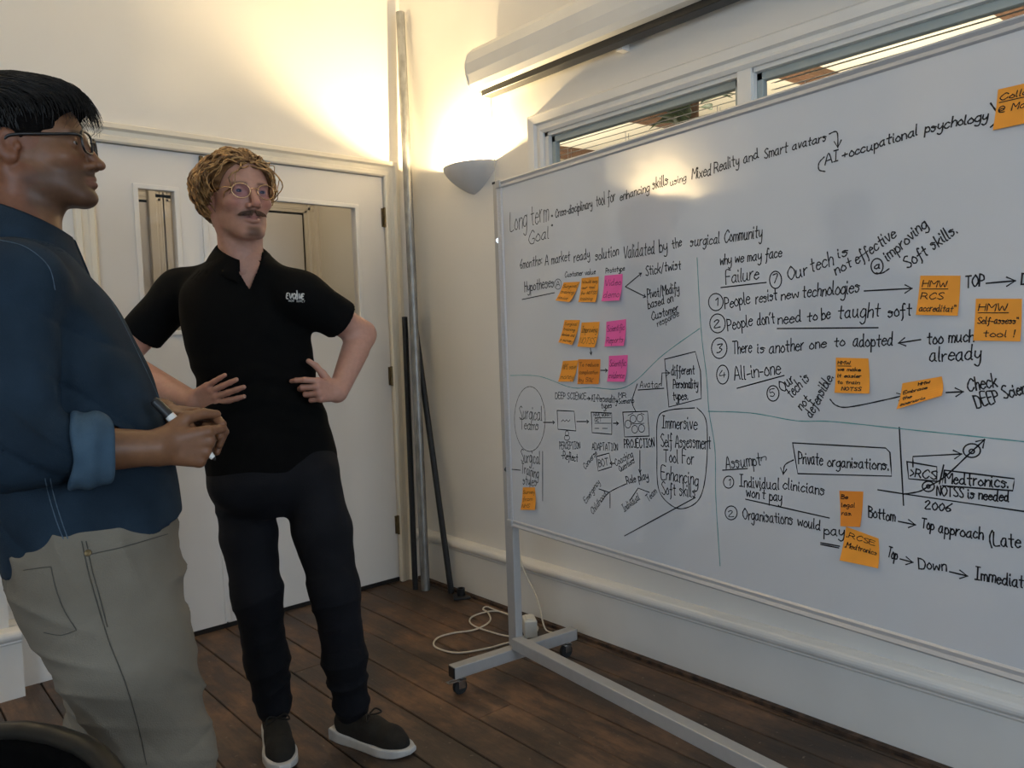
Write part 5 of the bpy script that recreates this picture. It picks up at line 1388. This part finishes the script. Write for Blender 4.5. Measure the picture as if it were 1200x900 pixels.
# ================================================================== person in the denim shirt
def fabric2(name, c1, c2, **kw): return mat(name, c1, 0.85, spec=0.2, noise=0.1, nscale=kw.pop('nscale', 6), color2=c2, bump=0.3, bscale=420, **kw)
M_DENIM = fabric2('indigo_denim', (0.0150, 0.0300, 0.0480), (0.0080, 0.0175, 0.0290), nscale=9)
M_CUFF = fabric2('pale_denim_reverse', (0.055, 0.095, 0.135), (0.035, 0.066, 0.10), nscale=14)
M_CHINO = fabric2('khaki_cotton', (0.205, 0.180, 0.140), (0.165, 0.142, 0.108), nscale=6)
M_STITCH = mat('dark_stitching', (0.075, 0.068, 0.055), 0.9, noise=0.2, nscale=80)
M_DSTITCH = mat('pale_denim_seam', (0.075, 0.12, 0.165), 0.9, noise=0.3, nscale=120)
M_BLACKF = mat('black_frame', (0.010, 0.009, 0.009), 0.3, noise=0.1, nscale=30)
M_SHOEA = mat('brown_leather', (0.05, 0.028, 0.016), 0.5, noise=0.2, nscale=20)
def aA(x, y, D): return atD(x, y, D + 0.05)
fA, rA = ax2(-18)
DA = 1.45
lvA = [((116,668),.185,.150,1.45),((113,640),.192,.158,1.45),((106,600),.192,.163,1.45),((97,545),.187,.163,1.45),((82,472),.186,.157,1.45),((60,402),.192,.146,1.45),((42,348),.185,.124,1.45),((34,315),.150,.095,1.45),((31,292),.095,.075,1.45),((30,276),.070,.066,1.45)]
LA = Loft([(aA(*p, D), a, b) for p, a, b, D in lvA], rA, fA)
nbA = aA(28, 284, 1.45)
shR2, shL2 = aA(20, 330, 1.290), aA(52, 318, 1.61)
elR2, wrR2 = aA(14, 530, 1.215), aA(180, 525, 1.335)
elL2, wrL2 = aA(95, 500, 1.70), aA(188, 484, 1.52)
cuffR = aA(118, 525, 1.305)
h1, h2 = aA(12, 664, 1.45), aA(214, 604, 1.45); hem_n = unit(np.cross(h2-h1, rA)); hem_n = hem_n if hem_n[2] > 0 else -hem_n
def ridge(x): return (1 - np.abs(np.sin(x)))**2
def crease(x): return (1 - np.abs(np.sin(x)))**5
def shirtA_raw(P, g=0.0):
    d = LA(P, g)
    d = smin(d, cap(P, nbA - ZU*0.03, shR2, 0.050+g, 0.066+g), 0.05)
    d = smin(d, cap(P, nbA - ZU*0.03, shL2, 0.050+g, 0.062+g), 0.05)
    a = chain(P, [shR2, elR2, cuffR], [0.070+g, 0.063+g, 0.053+g], 0.03)
    b = chain(P, [shL2, elL2, elL2 + (wrL2-elL2)*0.5], [0.070+g, 0.062+g, 0.052+g], 0.03)
    return d, a, b
def shirtA(P):
    d, a, b = shirtA_raw(P)
    fold = 0.005*wob(P, 9, 1, 5, (1, 1, 0.6)) + 0.0035*wob(P, 24, 4, 5, (1.2, 1.2, 0.8)) - 0.015*ridge(30*(P @ A3(unit(fA*0.7 + ZU*0.8))) + 2.0*wob(P, 6, 7))*np.clip(wob(P, 8, 12) + 0.15, 0, 1)
    s = P - A3(elR2); e = np.linalg.norm(s, axis=1)
    a = a - 0.014*ridge(45*(s[:, 2]*0.8 + (s @ A3(fA))*0.7) + 1.5*wob(P, 12, 2))*np.exp(-(e/0.11)**2)*np.clip(0.6+wob(P, 14, 6), 0, 1)
    q = P - A3(shR2)
    d = d - 0.012*ridge(32*(q @ A3(unit(fA*0.8 + ZU*0.55))) + 1.3*wob(P, 7, 9))*np.exp(-(np.linalg.norm(q + ZU*0.12, axis=1)/0.16)**2)*np.clip(0.5+wob(P, 9, 3), 0, 1)
    fold = fold + 0.010*crease(24*(q @ A3(unit(fA*0.55 + ZU*0.8 - rA*0.2))) + 2.2*wob(P, 5, 3))*np.clip(wob(P, 7, 5) + 0.1, 0, 1)
    ac = 0.004*crease(34*(s[:, 2] + 0.9*(s @ A3(fA))) + 2.0*wob(P, 9, 4))*np.exp(-(e/0.15)**2)*np.clip(wob(P, 11, 2) + 0.5, 0, 1)
    fold = fold*np.clip(((P - A3(h1)) @ A3(hem_n) - 0.01)/0.10, 0.15, 1)
    a = np.maximum(a + ac, (P - A3(cuffR)) @ A3(unit(wrR2-elR2)))
    k_ = 0.010 + 0.035*np.clip((P[:, 2] - float(shR2[2]) + 0.10)/0.10, 0, 1)
    o = smin(smin(d, a, k_), b, 0.02) + fold
    di, ai, bi = shirtA_raw(P, -0.009); ai = ai + ac
    inner = smin(smin(di, np.minimum(ai, cap(P, cuffR - unit(wrR2-elR2)*0.03, cuffR + unit(wrR2-elR2)*0.01, 0.042, 0.042)), k_), bi, 0.02) + fold
    inner = np.where((P - A3(h1)) @ A3(hem_n) < 0.03, np.minimum(inner, LA(P, -0.012) + fold), inner)
    o = np.maximum(o, -inner)
    along = (P - A3(h1)) @ A3(unit(h2-h1))
    hem = (P - A3(h1)) @ A3(hem_n) - 0.012*np.sin(np.clip(along/0.31, 0, 1)*math.pi)*np.clip(-((P-A3(nbA)) @ A3(rA))*0+1, 0, 1)
    o = np.maximum(o, -hem)
    o = np.maximum(o, -cap(P, nbA - ZU*0.01, nbA + ZU*0.2, 0.064))
    return o
lo, hi = bounds([shR2, shL2, elR2, cuffR, elL2, wrL2, nbA, h1, h2], 0.12)
Va, Fa = sdf_mesh(shirtA, lo, hi, 0.0044)

hipRA, hipLA = aA(108, 640, 1.36), aA(112, 634, 1.55)
knRA, knLA = aA(190, 885, 1.37), aA(138, 835, 1.58)
anRA, anLA = knRA + fA*0.03 + np.array([0, 0, 0.09-knRA[2]]), knLA - fA*0.20 + np.array([0, 0, 0.09-knLA[2]])
RA = head_axes(-26, 4, 0); OA = atD(31, 174, 1.545)
SA = np.array([1.0, 1.09, 0.985])
# right hand: a loose fist round the marker, thumb uppermost
mk0, mk1 = aA(180, 469, 1.375), aA(251.5, 538, 1.385)
HR_A = hand_chain(wrR2, aA(232, 524, 1.375)-wrR2, unit(FWD*1.0 + fA*0.1), -1, [(42, 62, 35), (70, 85, 45), (75, 88, 50), (78, 88, 50)], (0.04, 0.0, -0.03, -0.06), 1.02, thumb=[(0.8, 0.62, 0.25), (0.95, 0.2, 0.35), (0.95, -0.1, 0.35)])
# left hand: palm down, fingers arched over and curling down
HL_A = ([[aA(231,484,1.475), aA(250,486,1.44), aA(260,497,1.425), aA(257,512,1.42)],
         [aA(233,486,1.495), aA(255,492,1.46), aA(263,506,1.445), aA(257,522,1.44)],
         [aA(231,490,1.515), aA(251,499,1.49), aA(259,515,1.475), aA(254,530,1.465)],
         [aA(227,494,1.530), aA(243,504,1.51), aA(251,518,1.50), aA(248,532,1.49)]],
        [(wrL2 + (0, 0, .004), aA(231,484,1.475)), (wrL2, aA(233,486,1.495)), (wrL2, aA(231,490,1.515)), (wrL2 - (0, 0, .004), aA(227,494,1.530))],
        [aA(199,486,1.49), aA(213,490,1.455), aA(222,500,1.435), aA(230,509,1.425)])
fR2 = lambda P: smin(arm(P, shR2, elR2, wrR2, (0.052, 0.046, 0.043, 0.031)), hand_sdf(P, HR_A, 1.02), 0.016)
fL2 = lambda P: smin(arm(P, shL2, elL2, wrL2, (0.050, 0.044, 0.041, 0.029)), hand_sdf(P, HL_A, 0.98), 0.016)
skinA = np.array([0.190, 0.086, 0.041])
partsA = []
for fn, H, s, e, w in ((fR2, HR_A, shR2, elR2, wrR2), (fL2, HL_A, shL2, elL2, wrL2)):
    v, f = part_mesh(fn, [s, e, w] + [p for fg in H[0] for p in fg] + list(H[2]), 0.065, 0.0023)
    c = skin_cols(v, skinA, 1)
    kn = np.array([fg[i] for fg in H[0] for i in (0, 1, 2)])
    dk = np.min(np.linalg.norm(v[:, None, :].astype(F4) - kn[None].astype(F4), axis=2), 1)
    c = c*(1 - np.exp(-(dk/0.011)**2)[:, None]*np.array([0.12, 0.20, 0.22]))
    partsA.append((v, f, c))
def coreA(P):
    d = LA(P, -0.016)
    d = smin(d, chain(P, [hipRA, knRA, anRA], [0.082, 0.058, 0.042]), 0.03); d = smin(d, chain(P, [hipLA, knLA, anLA], [0.082, 0.058, 0.042]), 0.03)
    return smin(d, cap(P, shR2, shL2, 0.045, 0.045), 0.03)
v, f = part_mesh(coreA, [hipRA, hipLA, knRA, knLA, anRA, anLA, shR2, shL2, nbA], 0.15, 0.010)
partsA.append((v, f, skin_cols(v, skinA, 2)))
neckA = (np.asarray(nbA) - OA) @ RA / SA
hfnA = lambda P: head_sdf(P, jaw=1.04, nose=0.80, fat=0.004, chin=(0.008, -0.002), lipy=0.006, eye=0.0038, neck_to=tuple(neckA + np.array([0, 0, -0.05])), neck_r=0.058, neck_r2=0.062)
vl, fl = sdf_mesh(hfnA, (-0.10, -0.16, -0.27), (0.10, 0.145, 0.135), 0.0019)
def beardA(x, y, z):
    X = np.abs(x)
    jl = np.clip((-0.038 - z - 0.25*(0.06-np.clip(y, 0, .06)))/0.022, 0, 1)*np.clip((y+0.004)/0.016, 0, 1)*np.clip((z+0.150)/0.03, 0, 1)
    up = np.exp(-((X/0.028)**4))*np.exp(-(((z+0.060)/0.008)**4))*(y > 0.08)
    w = 0.62*jl + 0.6*up
    w = w*(1 - np.exp(-((X/0.024)**4))*np.exp(-(((z+0.0715)/0.010)**4))*(y > 0.085))
    return np.clip(w, 0, 0.75)
cl = face_cols(vl, skinA, beardA, (0.050, 0.028, 0.018), (0.17, 0.062, 0.042), blush=0.08)
partsA.append((xform(vl*SA, OA, RA), fl, cl))
V, Fq, C = join(partsA)
personA = mesh_obj('person', V, Fq, M_SKIN_A, smooth=True, colors=C, origin=np.array([0.38, 1.62, 0.0]))
tag(personA, 'person with short black hair and dark glasses in blue denim shirt, holding a marker', 'person', 'people at the whiteboard')
shirt_o = ao_obj('denim_shirt', Va, Fa, M_DENIM, personA)
for s in (-1, 1): eyeball(personA, OA, RA*SA[None, :], s, (0.0, 1, -0.02), (0.035, 0.018, 0.010))
collar(shirt_o, nbA + fA*0.006 + ZU*0.012, fA, rA, M_DENIM, rad=(0.068, 0.074), zb=0.060, zf=-0.008, fall=0.066, out=0.036, open_=0.30, tip=0.030)
# rolled cuff on the near arm
ca, cb = elR2 + (wrR2-elR2)*0.385, elR2 + (wrR2-elR2)*0.66
def cuff(P):
    t = np.clip(((P - A3(ca)) @ A3(cb-ca))/float((cb-ca) @ (cb-ca)), 0, 1)
    d = cap(P, ca, cb, 0.068, 0.062); ax = A3(unit(cb-ca))
    d = smax(smax(d, (P - A3(cb)) @ ax, 0.012), -((P - A3(ca)) @ ax), 0.012)
    d = d + 0.0022*np.sin(((P - A3(ca)) @ ax)*170 + 2*wob(P, 18, 2)) + 0.003*wob(P, 28, 4)
    return np.maximum(d, -(cap(P, ca - ax*0.1, cb + ax*0.1, 0.053, 0.047)))
v, f = part_mesh(cuff, [ca, cb], 0.09, 0.0032); ao_obj('rolled_cuff', v, f, M_CUFF, shirt_o)

# trousers
LCA = Loft([(aA(124, 735, 1.44), .150, .105), (aA(120, 700, 1.45), .185, .142), (aA(116, 660, 1.45), .188, .148), (aA(113, 630, 1.45), .182, .146), (aA(110, 600, 1.45), .172, .140)], rA, fA)
def chino(P):
    h = LCA(P)
    a = chain(P, [hipRA - ZU*0.04, hipRA*0.5+knRA*0.5, knRA, knRA*0.4+anRA*0.6, anRA + ZU*0.02], [0.112, 0.106, 0.086, 0.078, 0.070], 0.04)
    b = chain(P, [hipLA - ZU*0.04, hipLA*0.5+knLA*0.5, knLA, knLA*0.4+anLA*0.6, anLA + ZU*0.02], [0.112, 0.104, 0.086, 0.078, 0.070], 0.04)
    d = smin(np.minimum(a, b), h, 0.05)
    u = P @ A3(unit(fA*0.55 - ZU*0.85)); v_ = P @ A3(unit(fA*0.85 + ZU*0.5))
    w = 0.0035*wob(P, 10, 2, 5) + 0.0022*wob(P, 30, 7, 4)
    w = w - 0.017*ridge(40*v_ + 1.8*wob(P, 7, 5))*np.clip(0.15 + wob(P, 8, 8), 0, 1)
    w = w - 0.013*ridge(50*(P @ A3(unit(ZU + fA*0.25))) + 1.8*wob(P, 8, 1))*np.clip(wob(P, 9, 11) - 0.05, 0, 1)
    w = w + 0.013*crease(30*v_ + 2.4*wob(P, 5, 9))*np.clip(wob(P, 7, 3) + 0.15, 0, 1) + 0.010*crease(34*(P @ A3(unit(ZU*0.9 - fA*0.35))) + 2.2*wob(P, 6, 13))*np.clip(wob(P, 8, 6), 0, 1)
    return np.maximum(d + w, 0.07 - P[:, 2])
v, f = part_mesh(chino, [hipRA, hipLA, knRA, knLA, anRA, anLA, aA(110, 605, 1.45)], 0.17, 0.0048)
chino_o = ao_obj('trousers', v, f, M_CHINO, personA)
bvC = bvh_of(v, f); bvS = bvh_of(Va, Fa)
# seams, pocket edges, rivet
def seam(bv, parent, pts, m, w=0.0015, name='seam', lift=0.0012):
    V, Fq = surf_ribbon(bv, [dense(pts, 6)], w, lift)
    if len(V) > 3: return mesh_obj(name, V, Fq, m, parent)
for pts in ([(96,634),(103,668),(112,700),(128,752),(147,800),(162,850),(172,896)], [(101,634),(108,668),(117,700),(126,735)], [(104,650),(140,642),(175,632),(196,626)], [(60,664),(66,690),(76,716),(90,738)], [(28,668),(60,664)], [(52,741),(72,744),(90,738)]):
    seam(bvC, chino_o, pts, M_STITCH)
p, n = cast(bvC, 103, 648)
if p is not None: MB().lathe(p, [(0.001, 0.003), (0.0055, 0.002), (0.006, 0.0), (0.001, -0.001)], 12, n).build('rivet', M_BRASS, chino_o)
for pts in ([(89,290),(112,322),(138,368),(160,412),(180,455),(188,476)], [(52,560),(60,590),(68,615),(78,640)], [(58,560),(66,590),(74,615),(82,638)], [(0,282),(30,290),(56,312),(64,340)]):
    seam(bvS, shirt_o, pts, M_DSTITCH, 0.0018)
for s_ in (0, 1):
    hl = anRA if s_ == 0 else anLA
    shoe(personA, hl*np.array([1, 1, 0]) - fA*0.06, hl*np.array([1, 1, 0]) + fA*0.22, M_SHOEA, M_SOLE)
glasses(personA, OA, RA*SA[None, :], M_BLACKF, M_LENS, 0.0024, (0.0250, 0.0205), 'square', 0.1075, 0.0030, z0=-0.002)

# hair: short sides, longer top combed forward
def hairA_cap(P):
    d = ell(P, EC + (0, 0.0, 0.001), ER + np.array([0.006, 0.008, 0.008]))
    d = smin(d, ell(P, (0, 0.066, 0.078), (0.050, 0.040, 0.017)), 0.03)
    d = d + 0.0022*wob(P, 60, 3, 5) + 0.0016*wob(P, 130, 6, 4)
    face = ell(P, (0, 0.088, -0.035), (0.078, 0.074, 0.104)); d = smax(d, -face, 0.004)
    X = np.abs(P[:, 0])
    side = np.where((P[:, 2] < 0.012) & (P[:, 1] > -0.022), 1.0, -1.0).astype(F4)*0.004
    ear = ell(np.stack([X, P[:, 1], P[:, 2]], 1), (0.08, -0.012, -0.012), (0.03, 0.024, 0.034))
    d = smax(d, -ear, 0.004)
    low = -0.060 - P[:, 2]; front_low = np.where(P[:, 1] > 0.004, 0.004 - P[:, 2] , -1).astype(F4)
    burn = np.where((P[:, 1] > 0.010) & (P[:, 1] < 0.030), -0.030 - P[:, 2], front_low).astype(F4)
    return np.maximum(np.maximum(d, low), burn)
hv, hf = sdf_mesh(hairA_cap, (-0.11, -0.14, -0.09), (0.11, 0.13, 0.16), 0.0026)
hairA = ao_obj('hair', xform(hv*SA, OA, RA), hf, M_HAIRA0, personA)
def strandA(q):
    u, L, ph = q; p = on_scalp(u) + np.array([0, 0, 0.004]); pts = []; n = 7
    for i in range(n):
        t = i/(n-1); q_ = unit2((p - EC)/ER); nrm = unit(q_/ER)
        top = np.clip((p[2]-0.05)/0.04, 0, 1); sx = math.copysign(1, p[0])
        flow = np.array([0.15*sx + 0.25*math.sin(ph), 0.9*top + 0.15*(1-top), -0.9*(1-top) - 0.12*top])
        d = unit(flow - nrm*np.dot(flow, nrm)*0.8); fr_ = np.clip((p[1]-0.03)/0.05, 0, 1); lift = 0.006 + (0.010 + 0.012*fr_)*top*math.sin(math.pi*min(1, 0.25 + t*0.6)) + 0.004*math.sin(ph*3) + 0.016*fr_*(1-top)*(p[2] > 0.03)
        pts.append(p + nrm*lift); p = p + d*L/(n-1)
    return [xform([x*SA], OA, RA)[0] for x in pts]
sc = []
while len(sc) < 5200:
    u = unit(rng.normal(size=3)); s = on_scalp(u)
    if s[2] < -0.03 or (s[1] > 0.052 and s[2] < 0.082) or (s[1] > 0.012 and s[2] < 0.045) or (s[1] > -0.035 and s[2] < 0.02): continue
    top = s[2] > 0.075
    sc.append((u, random.uniform(0.04, 0.075) if top else random.uniform(0.008, 0.016), random.uniform(0, 6.28)))
v, f = locks(sc, strandA, 7, 0.0010, 3, 0.3)
o = mesh_obj('fine_strands', v, f, M_HAIRA, hairA, smooth=True); o['kind'] = 'stuff'

# marker held in the right hand
mk = empty('marker_pen', (mk0+mk1)/2, 'white marker pen with black end held by the person in denim', 'marker')
md = unit(mk1-mk0); ML = np.linalg.norm(mk1-mk0)
MB().lathe(mk0 + md*ML*0.26, [(0.001, 0), (0.0088, 0.0), (0.0088, ML*0.52), (0.001, ML*0.52)], 20, md).build('barrel', M_WPLAST, mk)
MB().lathe(mk0, [(0.001, 0), (0.0075, 0.0), (0.0092, 0.004), (0.0096, ML*0.26), (0.001, ML*0.26)], 20, md).build('end_cap', M_BLACKP, mk)
MB().lathe(mk0 + md*ML*0.78, [(0.0088, 0), (0.0088, 0.008), (0.0045, ML*0.20), (0.001, ML*0.20)], 20, md).build('tip_cone', M_WPLAST, mk)
MB().lathe(mk0 + md*ML*0.975, [(0.0035, 0), (0.0030, 0.004), (0.001, 0.006)], 12, md).build('nib', M_BLACKP, mk)

# ================================================================== black office chair in front
ch = np.array([0.02, 1.15, 0.0])
M_MESHF = mat('black_chair_fabric', (0.0025, 0.0025, 0.0025), 0.95, spec=0.04, noise=0.3, nscale=60, bump=0.3, bscale=400)
M_CHP = mat('black_chair_plastic', (0.010, 0.0095, 0.008), 0.42, spec=0.3, noise=0.15, nscale=20)
oc = empty('office_chair', ch, 'black office chair with rounded backrest beside the person in denim', 'chair')
cf, cr = ax2(205)                     # chair faces away to the left; its back is what we see
bc = np.array([0.185, 1.235, 0.0])
def backrest(P):
    q = P - A3(bc); x = q @ A3(cr); y = q @ A3(cf); z = q[:, 2]
    y = y - 0.9*x*x + 0.10*(z-0.45)
    e = np.maximum((np.abs(x/0.225)**3 + np.abs((z-0.438)/0.235)**3)**(1/3)*0.225 - 0.225, np.abs(y) - 0.018)
    return smax((np.abs(x/0.225)**3 + np.abs((z-0.438)/0.235)**3)**(1/3)*0.225 - 0.225, np.abs(y) - 0.020, 0.016).astype(F4)
v, f = sdf_mesh(backrest, bc + (-0.32, -0.32, 0.18), bc + (0.32, 0.32, 0.74), 0.006); ao_obj('backrest', v, f, M_MESHF, oc)
rimp = []
for k in range(49):
    a = 2*math.pi*k/48; ca_, sa_ = math.cos(a), math.sin(a)
    x = math.copysign(abs(ca_)**(2/3), ca_)*0.228; z = 0.438 + math.copysign(abs(sa_)**(2/3), sa_)*0.238
    rimp.append(bc + cr*x + ZU*z + cf*(0.9*x*x - 0.10*(z-0.45) - 0.004))
MB().tube(rimp, 0.0155, 10, cap=False).build('backrest_rim', M_CHP, oc, smooth=True)
sc_ = bc + cf*0.26
def seat(P):
    q = P - A3(sc_); x = q @ A3(cr); y = q @ A3(cf)
    return smax((np.abs(x/0.24)**3 + np.abs(y/0.235)**3)**(1/3)*0.24 - 0.24, np.abs(q[:, 2]-0.455 - 0.25*x*x) - 0.035, 0.03).astype(F4)
v, f = sdf_mesh(seat, sc_ + (-0.32, -0.32, 0.36), sc_ + (0.32, 0.32, 0.56), 0.009); ao_obj('seat', v, f, M_MESHF, oc)
MB().tube(smooth_path([sc_ + ZU*0.40, sc_ - cf*0.20 + ZU*0.39, bc - cf*0.035 + ZU*0.30, bc - cf*0.03 + ZU*0.42], 5), 0.018, 10).build('back_support', M_CHP, oc, smooth=True)
MB().lathe(sc_, [(0.001, 0.09), (0.028, 0.09), (0.028, 0.25), (0.018, 0.25), (0.018, 0.41), (0.07, 0.42), (0.001, 0.422)], 16).build('gas_lift', M_CHP, oc)
for k in range(5):
    a = 2*math.pi*k/5 + 0.3; d = np.array([math.cos(a), math.sin(a), 0])
    lg_ = MB().tube([sc_ + ZU*0.115, sc_ + d*0.14 + ZU*0.105, sc_ + d*0.28 + ZU*0.075], [0.026, 0.021, 0.014], 8).build('leg', M_CHP, oc, smooth=True)
    MB().lathe(sc_ + d*0.28 + ZU*0.028 + np.cross(d, ZU)*-0.02, [(0.008, 0), (0.028, 0), (0.028, 0.04), (0.008, 0.04)], 16, np.cross(d, ZU)).build('castor', M_BLACKP, lg_)
